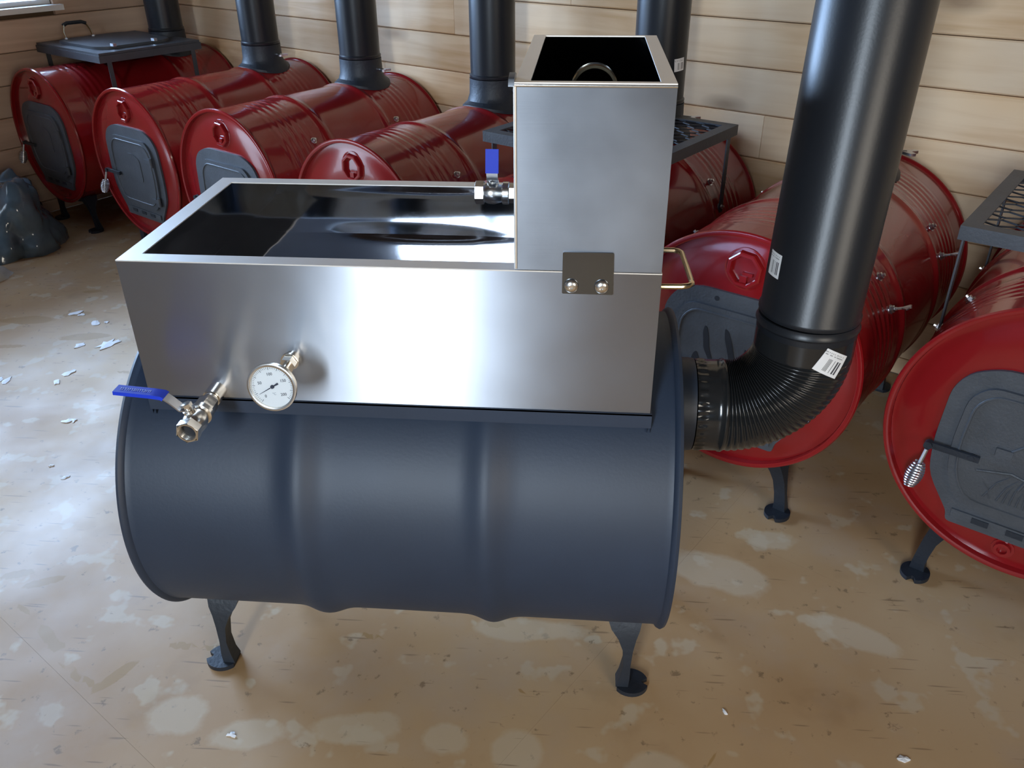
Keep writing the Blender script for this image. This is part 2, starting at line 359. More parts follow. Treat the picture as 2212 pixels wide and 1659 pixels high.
PALES_ = [(-.60,-.30,.05,.04,0),(-.45,-.33,.06,.03,10),(-.25,-.30,.07,.03,8),(-.08,-.31,.04,.03,0),(.05,-.33,.04,.04,0),(.30,-.36,.05,.04,0),
         (.48,.18,.10,.05,-25),(.62,.30,.05,.03,0),(.55,-.05,.16,.04,-30),(.75,.0,.08,.03,-30),(-.75,-.05,.3,.14,10),(-1.2,.35,.35,.25,20),(.45,-.12,.12,.04,-30),
         (-.3,-.02,.20,.06,5),(.05,-.03,.1,.03,0)]
PALES = [q for q in PALES_ if max(q[2], q[3]) <= .1]
def blob_field(P, spots):
    k = .72 if spots is SPOTS else 1.0
    out = np.zeros(len(P))
    for x, y, a, b, ang in spots:
        t = math.radians(ang); dx, dy = P[:,0]-x, P[:,1]-y
        u = (dx*math.cos(t)+dy*math.sin(t))/(a*k); v = (-dx*math.sin(t)+dy*math.cos(t))/(b*k)
        out = np.maximum(out, np.clip(1.25-0.62*np.sqrt(u*u+v*v), 0, 1))
    return out
fl = empty('floor', (0, 0, 0), AZ, kind='structure')
bm = bmesh.new(); box(bm, WF-.1, WB+.1, WR-.1, WL+.1, -0.06, -0.012); finish('floor_base', bm, FLOOR, fl, smooth=False)
def grid_panel(a0, a1, p0, p1):
    fine = -1.6 < (a0+a1)/2 < 2.0 and -1.6 < (p0+p1)/2 < 3.4
    st = 0.014 if fine else 0.2; g = 0.00015
    na, npp = max(2, int((a1-a0)/st)), max(2, int((p1-p0)/st))
    A, B = np.meshgrid(np.linspace(a0+g, a1-g, na), np.linspace(p0+g, p1-g, npp), indexing='ij')
    V = np.stack([A.ravel(), B.ravel(), np.zeros(A.size)], -1)
    idx = np.arange(na*npp).reshape(na, npp)
    F = np.stack([idx[:-1,:-1], idx[1:,:-1], idx[1:,1:], idx[:-1,1:]], -1).reshape(-1, 4)
    # a skirt down at the rim gives each sheet its edge
    rim = np.concatenate([idx[:,0], idx[-1,1:], idx[-2::-1,-1], idx[0,-2:0:-1]])
    V2 = V[rim].copy(); V2[:,2] = -0.012; n0 = len(V); m = len(rim); k = np.arange(m)
    F2 = np.stack([rim[k], n0+k, n0+(k+1) % m, rim[(k+1) % m]], -1)
    V = np.concatenate([V, V2]); F = np.concatenate([F, F2])
    me = bpy.data.meshes.new('floor_panel'); me.from_pydata(V.tolist(), [], F.tolist()); me.update()
    Wd = V[:, :1]*np.array(AX)[None, :2] + V[:, 1:2]*np.array(PE)[None, :2]
    for nm, sp in (('stain', SPOTS), ('pale', PALES)):
        at = me.attributes.new(nm, 'FLOAT', 'POINT'); at.data.foreach_set('value', blob_field(Wd, sp).astype(np.float32))
    link('floor_panel', me, FLOOR, fl)
ea = [WF] + [0.548+1.22*k for k in range(-3, 1)] + [WB]
ep = [WR] + [-0.215+2.44*k for k in range(-1, 2)] + [WL]
for i in range(len(ea)-1):
    for j in range(len(ep)-1): grid_panel(ea[i], ea[i+1], ep[j], ep[j+1])
# ------------------------------------------------------------------ setting: walls and ceiling
PZ = [round(0.058+0.1375*k, 4) for k in range(-1, 23)]
def plank_wall(root, axis, s0, s1, m, holes=(), face=0.0, out=1):
    """rows of tongue and groove planks; axis 'Y' runs along local y (back wall), 'X' along local x (left wall)"""
    rnd = random.Random(3 if axis == 'Y' else 9)
    for z0, z1 in zip(PZ, PZ[1:]):
        z0c, z1c = max(z0, 0.0)+0.0014, min(z1, HC)-0.0014
        if z1c-z0c < 0.02: continue
        cuts = [s0]; x = s0 + rnd.uniform(0.6, 2.4)
        while x < s1-0.5: cuts.append(x); x += rnd.uniform(1.5, 3.0)
        cuts.append(s1)
        for a, b in zip(cuts, cuts[1:]):
            spans = [(a+0.0007, b-0.0007)]
            for h0, h1, hz0, hz1 in holes:
                if z1c > hz0+0.01 and z0c < hz1-0.01:
                    ns = []
                    for q0, q1 in spans:
                        if q1 <= h0 or q0 >= h1: ns.append((q0, q1)); continue
                        if q0 < h0: ns.append((q0, h0))
                        if q1 > h1: ns.append((h1, q1))
                    spans = ns
            for q0, q1 in spans:
                if q1-q0 < 0.02: continue
                dp = rnd.uniform(-0.0008, 0.0008); zc = (z0c+z1c)/2; sc = (q0+q1)/2; h = (z1c-z0c)/2; l = (q1-q0)/2; c = 0.004
                poly = [(0.02*out, -h), (c*out+dp, -h), (dp, -h+c), (dp, h-c), (c*out+dp, h), (0.02*out, h)]
                bm = bmesh.new()
                if axis == 'Y': prism(bm, poly, -l, l, 'xz')
                else:
                    prism(bm, [(u, v) for u, v in poly], -l, l, 'yz')
                o = finish('plank', bm, m, root, smooth=False)
                o.location = (face, sc, zc) if axis == 'Y' else (sc, face, zc)
wb = empty('wall_back', (0, 0, 0), AZ, kind='structure')
bm = bmesh.new(); box(bm, WB+.021, WB+.10, WR, WL+.12, 0, HC); finish('backing', bm, GAP, wb, smooth=False)
plank_wall(wb, 'Y', WR, WL-.001, PINE, face=WB)
def opening_wall(name, alongX, face, thick, s0, s1, holes, m):
    root = empty(name, (0, 0, 0), AZ, kind='structure'); bm = bmesh.new()
    t0, t1 = sorted((face, face+thick)); cur = s0
    def bb(u0, u1, z0, z1):
        if alongX: box(bm, u0, u1, t0, t1, z0, z1)
        else: box(bm, t0, t1, u0, u1, z0, z1)
    for h0, h1, z0, z1 in sorted(holes):
        bb(cur, h0, 0, HC); bb(h0, h1, z1, HC)
        if z0 > 0.01: bb(h0, h1, 0, z0)
        cur = h1
    bb(cur, s1, 0, HC); finish('backing', bm, m, root, smooth=False); return root
LH = [(OPEN[k][1], OPEN[k][2], OPEN[k][3], OPEN[k][4]) for k in ('left_window', 'left_door')]
wl = opening_wall('wall_left', True, WL+.021, .10, WF, WB+.1, LH, GAP)
plank_wall(wl, 'X', WF, WB-.001, PINEL, holes=LH, face=WL)
FH = [OPEN['front_window'][1:]]; RH = [OPEN['right_fill_window'][1:]]
opening_wall('wall_front', False, WF-.12, .12, WR-.1, WL+.12, FH, mat('blue_grey_bounce_wall', (0.34, 0.42, 0.56), 0.6, var=0.08))  # blue-grey added to this unseen wall to give the steel bluish reflections
opening_wall('wall_right', True, WR-.12, .12, WF, WB+.1, RH, DULL)
ce = empty('ceiling', (0, 0, 0), AZ, kind='structure')
bm = bmesh.new(); box(bm, WF-.12, WB+.1, WR-.12, WL+.12, HC, HC+.05); finish('ceiling_board', bm, PINEC, ce, smooth=False)
for i in range(12):
    bm = bmesh.new(); a = WF+.3+i*.5; box(bm, a, a+.06, WR, WL, HC-.14, HC); finish('rafter', bm, PINEC, ce, smooth=False)
def window(name, key, n_mull):
    wall, s0, s1, z0, z1 = OPEN[key]; root = empty(name, (0, 0, 0), AZ, kind='structure')
    def bb(bm, u0, u1, d0, d1, za, zb):
        if wall == 'left': box(bm, u0, u1, WL+d0, WL+d1, za, zb)
        elif wall == 'right': box(bm, u0, u1, WR-d1, WR-d0, za, zb)
        else: box(bm, WF-d1, WF-d0, u0, u1, za, zb)
    bm = bmesh.new(); f = .020
    bb(bm, s0, s0+f, .03, .10, z0, z1); bb(bm, s1-f, s1, .03, .10, z0, z1)
    bb(bm, s0+f, s1-f, .03, .10, z0, z0+f); bb(bm, s0+f, s1-f, .03, .10, z1-f, z1)
    finish('window_frame', bm, WHITEP, root, smooth=False)
    for k in range(n_mull):
        bm = bmesh.new(); x = s0+(s1-s0)*(k+1)/(n_mull+1); bb(bm, x-.018, x+.018, .04, .09, z0+f, z1-f); finish('mullion', bm, WHITEP, root, smooth=False)
    bm = bmesh.new(); bb(bm, s0+f, s1-f, .060, .064, z0+f, z1-f); finish('pane', bm, GLASS, root, smooth=False)
    bm = bmesh.new(); bb(bm, s0-.03, s1+.03, -.035, .03, z0-.025, z0-.001); finish('window_sill', bm, WHITEP, root, smooth=False)
    return root
window('window_1', 'left_window', 1); window('window_2', 'front_window', 0); window('fill_window', 'right_fill_window', 1)  # the last, on the right wall, is added for fill light
bm = bmesh.new(); _, s0, s1, z0, z1 = OPEN['left_door']; tr = empty('trim_1', (0, 0, 0), AZ, kind='structure')
box(bm, s0-.07, s0, WL-.02, WL-.001, 0, z1+.07); box(bm, s1, s1+.07, WL-.02, WL-.001, 0, z1+.07); box(bm, s0, s1, WL-.02, WL-.001, z1, z1+.07)
finish('door_casing', bm, WHITEP, tr, smooth=False)
# ground outside, so that the openings show land below the sky
gr = empty('ground_outside', (0, 0, -0.08), AZ, kind='structure')
bm = bmesh.new(); box(bm, -14, WB+8, WL+.13, 16, -.1, 0); box(bm, -14, WF-.13, -14, WL+.13, -.1, 0); box(bm, WF, WB+8, -14, WR-.13, -.1, 0)
finish('yard', bm, mat('pale_gravel', (0.42, 0.41, 0.39), 0.9, var=0.2), gr, smooth=False)

# ------------------------------------------------------------------ shared hardware
def hex_bolt(parent, p, n, name='bolt', wing=False, r=.0085):
    n = Vector(n).normalized(); p = Vector(p); bm = bmesh.new()
    lathe(bm, p-n*.001, n, [(0, r*1.35), (.0015, r*1.35)], 16); lathe(bm, p+n*.0008, n, [(0, r), (.0062, r), (.0075, r*.8)], 6)
    lathe(bm, p+n*.0075, n, [(0, r*.5), (.006, r*.5)], 8)
    if wing:
        cyl(bm, p+n*.012, p+n*.045, .0032, 8)
        t = n.cross(Vector((0, 0, 1))).normalized()
        prism(bm, rounded([(-.004, -.006), (.004, -.006), (.016, .008), (.010, .014), (.0, .004), (-.010, .014), (-.016, .008)], .002, 2), -.0016, .0016, 'xz',
              Matrix.Translation(p+n*.030) @ Matrix((t, n.cross(t), n)).transposed().to_4x4())
    return finish(name, bm, ZINC, parent)
def make_leg(parent, x, sy, m=CASTD, sx=-1):
    """cast foot: notched round pad reaching outward, and a waisted blade that flares out under the drum"""
    y = sy*.158; bm = bmesh.new(); px = x+sx*.010; pad = []
    for k in range(26):
        a = -PI*.80+PI*1.60*k/25; r = .034
        if k in (12, 13): r = .022
        pad.append((px+sx*r*math.cos(a), y+r*.92*math.sin(a)))
    prism(bm, pad, 0.0, .010, 'xy')
    secs = [(.009, 0, -.004, .020, .016), (.030, .0, -.006, .014, .014), (.060, -.004, -.006, .008, .014), (.095, -.010, -.009, .010, .015), (.120, -.018, -.014, .020, .017), (.140, -.026, -.020, .034, .020), (.160, -.036, -.024, .042, .020)]
    rings = []
    for z, yo, xa, xb_, t_ in secs:      # xa outward side, xb_ inward side, measured from x
        X_ = [x-sx*xa, x-sx*xb_]; x0_, x1_ = min(X_), max(X_); yc = y+sy*yo
        rings.append([bm.verts.new(p) for p in ((x0_, yc-t_, z), (x1_, yc-t_, z), (x1_, yc+t_, z), (x0_, yc+t_, z))])
    bm.faces.new(rings[0]); bm.faces.new(rings[-1][::-1])
    for a, b in zip(rings, rings[1:]):
        for i in range(4): bm.faces.new((a[i], a[(i+1) % 4], b[(i+1) % 4], b[i]))
    return finish('leg', bm, m, parent, angle=40)
def make_cradle(parent, x, m=CASTD, zc=.42, R=.29):
    """curved strap under the drum joining a pair of legs"""
    bm = bmesh.new(); n = 20; S_ = []
    for k in range(n+1):
        t = -PI/2-.50+1.00*k/n; e = abs(k-n/2)/(n/2); r0, r1 = R+.0012, R+.008+.012*e**2
        S_.append([bm.verts.new((xx, rr*math.cos(t), zc+rr*math.sin(t))) for xx, rr in ((x-.013, r0), (x+.013, r0), (x+.010, r1), (x-.010, r1))])
    bm.faces.new(S_[0]); bm.faces.new(S_[-1][::-1])
    for a, b in zip(S_, S_[1:]):
        for i in range(4): bm.faces.new((a[i], a[(i+1) % 4], b[(i+1) % 4], b[i]))
    return finish('leg_cradle', bm, m, parent)
def drum_profile(L, hoops, ripple, R=.29, amp=.011, wid=.026):
    xs = np.unique(np.concatenate([np.linspace(.012, L-.012, 160)] + [np.linspace(h-.05, h+.05, 40) for h in hoops] + [np.linspace(a, b, 100) for a, b in ripple]))
    pr = [(.016, .270), (.016, R-.006), (.001, R-.004), (-.001, R+.001), (.0, R+.006), (.005, R+.0085), (.010, R+.006), (.013, R+.001)]
    for x in xs[1:-1]:
        r = R + sum(amp*math.exp(-((x-h)/wid)**2*1.6) for h in hoops)
        for a, b in ripple:
            if a < x < b: r += .0009*math.sin((x-a)/(b-a)*2*PI*6)*math.sin(PI*(x-a)/(b-a))
        pr.append((float(x), r))
    pr += [(L-.013, R+.001), (L-.010, R+.006), (L-.005, R+.0085), (L, R+.006), (L+.001, R+.001), (L-.001, R-.004), (L-.016, R-.006), (L-.016, .270)]
    return pr
def drum_lid(parent, name, x, s, m):
    """recessed pressed end with a shallow raised ring; s = outward direction along x"""
    bm = bmesh.new()
    lathe(bm, (x, 0, .42), (s, 0, 0), [(-.003, .284), (0, .284), (.0005, .262), (.004, .254), (.0045, .18), (.0045, 0)], 64, cap0=True, cap1=False)
    return finish(name, bm, m, parent)
def text_mesh(s, size, depth=.0002):
    key = (s, size)
    if key in TEXT: return TEXT[key].copy()
    cu = bpy.data.curves.new('txt', 'FONT'); cu.body = s; cu.size = size; cu.extrude = depth; cu.align_x = 'CENTER'; cu.align_y = 'CENTER'; cu.resolution_u = 3
    o = bpy.data.objects.new('txt', cu); COL.objects.link(o); bpy.context.view_layer.update()
    me = bpy.data.meshes.new_from_object(o.evaluated_get(bpy.context.evaluated_depsgraph_get()))
    bpy.data.objects.remove(o); bpy.data.curves.remove(cu); me.materials.clear(); TEXT[key] = me
    return me.copy()
def sticker(parent, c, axis_r, ang, z, w_, h_, tilt=0, name='label', r=.081, m=None):
    """paper label wrapped on a vertical pipe of centre c, facing direction ang"""
    me = bpy.data.meshes.new(name); V, F, UV = [], [], []; nx, ny = 12, 6; ct, st = math.cos(tilt), math.sin(tilt)
    for layer, rr in ((0, r+.0006), (1, r+.0001)):
        for j in range(ny+1):
            for i in range(nx+1):
                u, v = (i/nx-.5)*w_, (j/ny-.5)*h_; uu, vv = u*ct-v*st, u*st+v*ct
                a = ang+uu/r; V.append((c[0]+rr*math.cos(a), c[1]+rr*math.sin(a), z+vv)); UV.append((i/nx, j/ny))
    for layer in (0, 1):
        o = layer*(nx+1)*(ny+1)
        for j in range(ny):
            for i in range(nx):
                a = o+j*(nx+1)+i; q = (a, a+1, a+nx+2, a+nx+1); F.append(q if layer == 0 else q[::-1])
    me.from_pydata(V, [], F); uvl = me.uv_layers.new(name='UVMap')
    for lp in me.loops: uvl.data[lp.index].uv = UV[lp.vertex_index]
    me.shade_smooth(); return link(name, me, m or STICK, parent)
def coil(bm, p0, p1, r0, rm, turns, wire):
    p0, p1 = Vector(p0), Vector(p1); d = p1-p0; F = frame_from(d); pts = []; n = int(turns*14)
    for k in range(n+1):
        t = k/n; r = r0+(rm-r0)*math.sin(PI*t)**.8; a = 2*PI*turns*t
        pts.append(p0+F @ Vector((r*math.cos(a), r*math.sin(a), d.length*t)))
    tube(bm, pts, wire, 6)

# ------------------------------------------------------------------ the black drum stove in front
X0, X1 = -.607, .305; LD = X1-X0
st = empty('black_drum_stove', (X0, 0, 0), 0, 'graphite black oil-drum stove lying on short cast legs in the foreground', 'stove')
bm = bmesh.new(); lathe(bm, (0, 0, .42), (1, 0, 0), drum_profile(LD, [.300, .606], [], amp=.0125, wid=.036), 128, cap0=False, cap1=False)
drum = finish('drum_body', bm, DARK, st)
drum_lid(st, 'drum_end', .014, -1, DARK); re_ = drum_lid(st, 'drum_end', LD-.014, 1, DARK)
for x in (.052, LD-.052):
    make_cradle(st, x)
    for sy in (-1, 1): make_leg(st, x, sy, sx=(-1 if x < .4 else 1))
# saddle tray that carries the pan
bx0, bx1, by = -.549-X0, .250-X0, .2105; ZB, ZT = .664, .893
bm = bmesh.new()
for sy in (-1, 1):
    box(bm, bx0-.003, bx1+.003, *sorted((sy*(by+.002), sy*(by-.003))), .638, ZB-.001)
    box(bm, bx0-.003, bx1+.003, *sorted((sy*(by+.002), sy*(by-.03))), ZB-.004, ZB-.0005)
for x in (bx0-.003, bx1-.002):
    n = 40; yy = by-.003
    for k in range(n):
        ya, yb = -yy+2*yy*k/n, -yy+2*yy*(k+1)/n
        za, zb_ = .42+math.sqrt(.2925**2-ya*ya), .42+math.sqrt(.2925**2-yb*yb)
        if max(za, zb_) > ZB-.006: continue
        v = [bm.verts.new(p) for xx in (x, x+.005) for p in ((xx, ya, za), (xx, yb, zb_), (xx, yb, ZB-.004), (xx, ya, ZB-.004))]
        for f in ((0,1,2,3),(7,6,5,4),(0,1,5,4),(3,2,6,7)): bm.faces.new([v[i] for i in f])
finish('pan_tray', bm, DARK, st, smooth=False)
# flue outlet on the right end
bm = bmesh.new()
lathe(bm, (LD-.014, 0, .558), (1, 0, 0), [(0, .092), (.004, .092), (.004, .084), (.045, .084), (.052, .083), (.052, .080), (.0, .080)], 64, cap0=False, cap1=False)
finish('flue_outlet', bm, DARK, st)

# ------------------------------------------------------------------ pleated elbow and the leaning big pipe
el = empty('stovepipe_elbow', (X1+.040, 0, .558), 0, 'glossy black pleated stovepipe elbow on the black stove’s right end', 'pipe')
def ringpath(bm, stations, seg=192, capless=True):
    rings = []
    for c, t, rf in stations:
        t = Vector(t); y = Vector((0, 1, 0)); n = y.cross(t)       # n lies in the bend plane
        rings.append([bm.verts.new(Vector(c)+y*(rf(a)*math.cos(a))+n*(rf(a)*math.sin(a))) for a in [2*PI*k/seg for k in range(seg)]])
    for a, b in zip(rings, rings[1:]):
        for k in range(seg): bm.faces.new((a[k], a[(k+1) % seg], b[(k+1) % seg], b[k]))
bm = bmesh.new(); S = []
# local: elbow starts at x=0 heading +x ; bend starts at xb
xb, RB, R0 = .052, .124, .0815
for k in range(9): S.append(((k*.0025, 0, 0), (1, 0, 0), (lambda a, k=k: R0+.0004+.0016*math.sin(PI*min(1, k/8)*.999)*math.cos(32*a))))
for x in (.031, .033, xb-.006): S.append(((x, 0, 0), (1, 0, 0), lambda s: R0+.001))
for x in (xb-.005, xb-.001): S.append(((x, 0, 0), (1, 0, 0), lambda s: R0+.003))
NP = 24; steps = NP*8
for k in range(steps+1):
    th = (PI/2)*k/steps; c = (xb+RB*math.sin(th), 0, RB*(1-math.cos(th))); t = (math.cos(th), 0, math.sin(th))
    ph = k/steps*NP*2*PI
    S.append((c, t, (lambda a, ph=ph: R0 + .0012 - .0062*(0.5-0.5*math.cos(ph))**1.5*(0.62-0.38*math.sin(a)))))
S.append(((xb+RB, 0, RB+.002), (0, 0, 1), lambda s: R0+.001)); S.append(((xb+RB, 0, RB+.036), (0, 0, 1), lambda s: R0+.001))
ringpath(bm, S)
eb = finish('pleated_bend', bm, PIPEG, el, angle=80)
PXC = X1+.040+xb+RB                         # world x of the vertical run
bm = bmesh.new()
lathe(bm, (xb+RB, 0, RB+.036), (0, 0, 1), [(0, R0+.001), (.010, R0+.001), (.014, R0+.004), (.019, R0+.001), (.026, R0+.001), (.026, R0-.003), (-.036, R0-.003)], 96, cap0=False, cap1=False)
finish('socket_collar', bm, PIPE, el)
sticker(el, (xb+RB, 0), 0, math.radians(-70), RB+.008, .050, .042, tilt=math.radians(-28), r=R0+.001)
zj = .558+RB+.0635
pi = empty('stove_pipe', (PXC, 0, zj), 0, 'large upright black stovepipe rising from the pleated elbow', 'pipe', )
bm = bmesh.new(); lathe(bm, (0, 0, 0), (0, 0, 1), [(0, .0785), (0, .0815), (.004, .0835), (.009, .0835), (.013, .081), (1.35, .081), (1.35, .0785), (0.0, .0785)], 96, cap0=False, cap1=False)
finish('pipe_section', bm, PIPE, pi)
bm = bmesh.new(); a = math.radians(118); box(bm, -.0011, .0011, -.006, .006, .015, 1.34, Matrix.Translation((.081*math.cos(a), .081*math.sin(a), 0)) @ Matrix.Rotation(a, 4, 'Z'))
finish('pipe_seam', bm, PIPE, pi)
sticker(pi, (0, 0), 0, math.radians(-163), .092, .032, .040, r=.081)
pi.rotation_euler = (0, math.radians(1.6), 0)

# ------------------------------------------------------------------ stainless pan
W0, W1, Y = -.549, .250, .2105
pan = empty('steel_pan', ((W0+W1)/2, 0, ZB), 0, 'long open brushed stainless steel pan resting on the black drum stove', 'pan')
ox, oz = (W0+W1)/2, ZB
def T(p): return (p[0]-ox, p[1], p[2]-oz)
bm = bmesh.new(); t = .0015; H = ZT-ZB; hx = (W1-W0)/2
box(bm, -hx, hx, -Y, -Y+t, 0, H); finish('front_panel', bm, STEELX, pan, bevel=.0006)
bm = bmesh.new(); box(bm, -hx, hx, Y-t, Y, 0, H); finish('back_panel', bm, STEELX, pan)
def arched(bm, x0, x1, yy, z_lo, z_hi):
    n = 40
    for k in range(n):
        ya, yb = -yy+2*yy*k/n, -yy+2*yy*(k+1)/n
        za, zb = (max(z_lo, .42+math.sqrt(.2925**2-q*q)) for q in (ya, yb))
        if za >= z_hi-1e-4 and zb >= z_hi-1e-4: continue
        za, zb = min(za, z_hi-1e-4), min(zb, z_hi-1e-4)
        v = [bm.verts.new(p) for xx in (x0, x1) for p in ((xx, ya, za), (xx, yb, zb), (xx, yb, z_hi), (xx, ya, z_hi))]
        for f in ((0,1,2,3),(7,6,5,4),(0,1,5,4),(3,2,6,7)): bm.faces.new([v[i] for i in f])
    bmesh.ops.remove_doubles(bm, verts=bm.verts, dist=1e-6)
for s in (-1, 1):
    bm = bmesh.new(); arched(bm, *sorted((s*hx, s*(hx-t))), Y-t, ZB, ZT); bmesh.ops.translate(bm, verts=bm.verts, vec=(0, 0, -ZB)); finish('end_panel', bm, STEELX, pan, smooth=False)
fw = .028; zr = H+.0002
def mitred(bm, z0, z1, X, Yv, f):
    """folded rim: four mitred strips round a rectangle"""
    o = [(-X, -Yv), (X, -Yv), (X, Yv), (-X, Yv)]; i = [(-X+f, -Yv+f), (X-f, -Yv+f), (X-f, Yv-f), (-X+f, Yv-f)]
    for k in range(4):
        k2 = (k+1) % 4; g = .0
        q = [o[k], o[k2], i[k2], i[k]]
        prism(bm, q, z0, z1, 'xy')
bm = bmesh.new(); mitred(bm, H, H+.0018, hx, Y, fw); bmesh.ops.remove_doubles(bm, verts=bm.verts, dist=1e-5)
rim = finish('top_rim', bm, STEELT, pan, smooth=False)
# polished basin inside (walls and floor with real, gently buckled sheet)
def buckled(bm, P0, U, V, n, nu, nv, amp, seed, warp=None):
    P0, U, V, n = Vector(P0), Vector(U), Vector(V), Vector(n); g = []
    for i in range(nu+1):
        row = []
        for j in range(nv+1):
            p = P0+U*(i/nu)+V*(j/nv); e = min(1, 5*min(i/nu, 1-i/nu))*min(1, 5*min(j/nv, 1-j/nv))
            d = noise.noise(p*2.3+Vector((seed, 0, 0)))*amp*e + (warp(p) if warp else 0); row.append(bm.verts.new(p+n*d))
        g.append(row)
    for i in range(nu):
        for j in range(nv): bm.faces.new((g[i][j], g[i+1][j], g[i+1][j+1], g[i][j+1]))
xi, yi = hx-fw, Y-fw; zb_ = .800-oz
bm = bmesh.new(); e = .0004
buckled(bm, (-xi, -yi, zb_), (2*xi, 0, 0), (0, 2*yi, 0), (0, 0, 1), 64, 32, .0050, 3)
buckled(bm, (-xi, yi, zb_-.004), (2*xi, 0, 0), (0, 0, H-zb_+.004), (0, -1, 0), 64, 10, .0035, 8, warp=lambda p: .021*max(0, min(1, (p.x+ox+.06)/.27))**1.15)  # warp added so the back wall mirrors the bright front window
buckled(bm, (-xi, -yi, zb_-.004), (2*xi, 0, 0), (0, 0, H-zb_+.004), (0, 1, 0), 48, 10, .003, 12)
buckled(bm, (-xi, -yi, zb_-.004), (0, 2*yi, 0), (0, 0, H-zb_+.004), (1, 0, 0), 24, 10, .003, 15)
buckled(bm, (xi, -yi, zb_-.004), (0, 2*yi, 0), (0, 0, H-zb_+.004), (-1, 0, 0), 24, 10, .003, 19)
finish('inner_basin', bm, MIRROR, pan, label='mirror-polished inside of the pan', angle=50)
# rod handle on the right end
bm = bmesh.new(); z = .822-oz; xr = W1-ox
pts = [(xr-.002, .074, z), (xr+.045, .074, z), (xr+.053, .070, z), (xr+.058, .062, z), (xr+.062, -.060, z), (xr+.062, -.072, z), (xr+.055, -.080, z), (xr+.044, -.084, z), (xr-.002, -.086, z)]
tube(bm, pts, .0046, 10); finish('rod_handle', bm, BRASSY, pan, label='brass-tinted bent rod handle')
# thermometer
tb = Vector((-.302-ox, -Y, .742-oz)); ttilt = Vector((-.02, -1, -.02)).normalized()
th = empty('thermometer', tb); th.parent = pan; th['label'] = 'round white dial thermometer'
bm = bmesh.new(); lathe(bm, (0, .001, 0), ttilt, [(0, .011), (.012, .011), (.012, .014), (.016, .014)], 24); lathe(bm, ttilt*.016, ttilt, [(0, .0125), (.013, .0125)], 6); lathe(bm, ttilt*.029, ttilt, [(0, .0065), (.052, .0065)], 16)
finish('stem', bm, CHROME, th)
dn = Vector((-.03, -.90, .12)).normalized(); dc = ttilt*.082; RD = .0350
F = frame_from(dn, (0, 0, 1))                               # x: right in the dial seen from outside? y: up
DX = Vector((0, 0, 1)).cross(dn).normalized(); DY = dn.cross(DX); rot = math.radians(9)
DXr = DX*math.cos(rot)+DY*math.sin(rot); DYr = -DX*math.sin(rot)+DY*math.cos(rot)
bm = bmesh.new(); lathe(bm, dc, dn, [(0, 0.006), (0, RD-.002), (.002, RD), (.008, RD), (.0082, RD+.0018), (.0128, RD+.0018), (.0135, RD-.0005), (.0125, RD-.003), (.0085, RD-.003)], 64, cap0=True, cap1=False)
finish('bezel_ring', bm, CHROME, th, angle=40)
bm = bmesh.new(); lathe(bm, dc+dn*.0075, dn, [(0, RD-.003), (.0012, RD-.003)], 64); finish('dial_face', bm, DIALW, th)
DM = Matrix.Translation(dc+dn*.0088) @ Matrix((DXr, DYr, dn)).transposed().to_4x4()
bm = bmesh.new()
for k in range(51):
    a = math.radians(225-270*k/50); r1 = RD-.0045; r0 = r1-(.0042 if k % 5 == 0 else .0028); wdt = .00032 if k % 5 == 0 else .0002
    box(bm, r0, r1, -wdt, wdt, 0, .0002, DM @ Matrix.Rotation(a, 4, 'Z'))
finish('scale_marks', bm, INK, th, smooth=False, kind='stuff')
for s, k in (('0', 0), ('50', 12.5), ('100', 25), ('150', 37.5), ('200', 50)):
    a = math.radians(225-270*k/50); o = link('numeral', text_mesh(s, .0062), INK, th); o.matrix_local = DM @ Matrix.Translation((.0195*math.cos(a), .0195*math.sin(a), 0))
o = link('unit_mark', text_mesh('°C', .0050), INKG, th); o.matrix_local = DM @ Matrix.Translation((0, -.0115, 0))
bm = bmesh.new(); a = math.radians(225-270*4.0/50); R_ = DM @ Matrix.Rotation(a, 4, 'Z')
prism(bm, [(.004, -.0007), (.024, -.0002), (.024, .0002), (.004, .0007)], .0009, .0013, 'xy', R_); prism(bm, [(-.0105, -.0016), (.0, -.0007), (.0, .0007), (-.0105, .0016)], .0009, .0013, 'xy', R_)
lathe(bm, DM @ Vector((0, 0, .0006)), dn, [(0, .0030), (.0018, .0026)], 16); finish('needle', bm, INK, th)
bm = bmesh.new(); lathe(bm, dc+dn*.0115, dn, [(0, RD-.0032), (.0006, RD-.0032)], 48); finish('cover_glass', bm, GLASS, th)

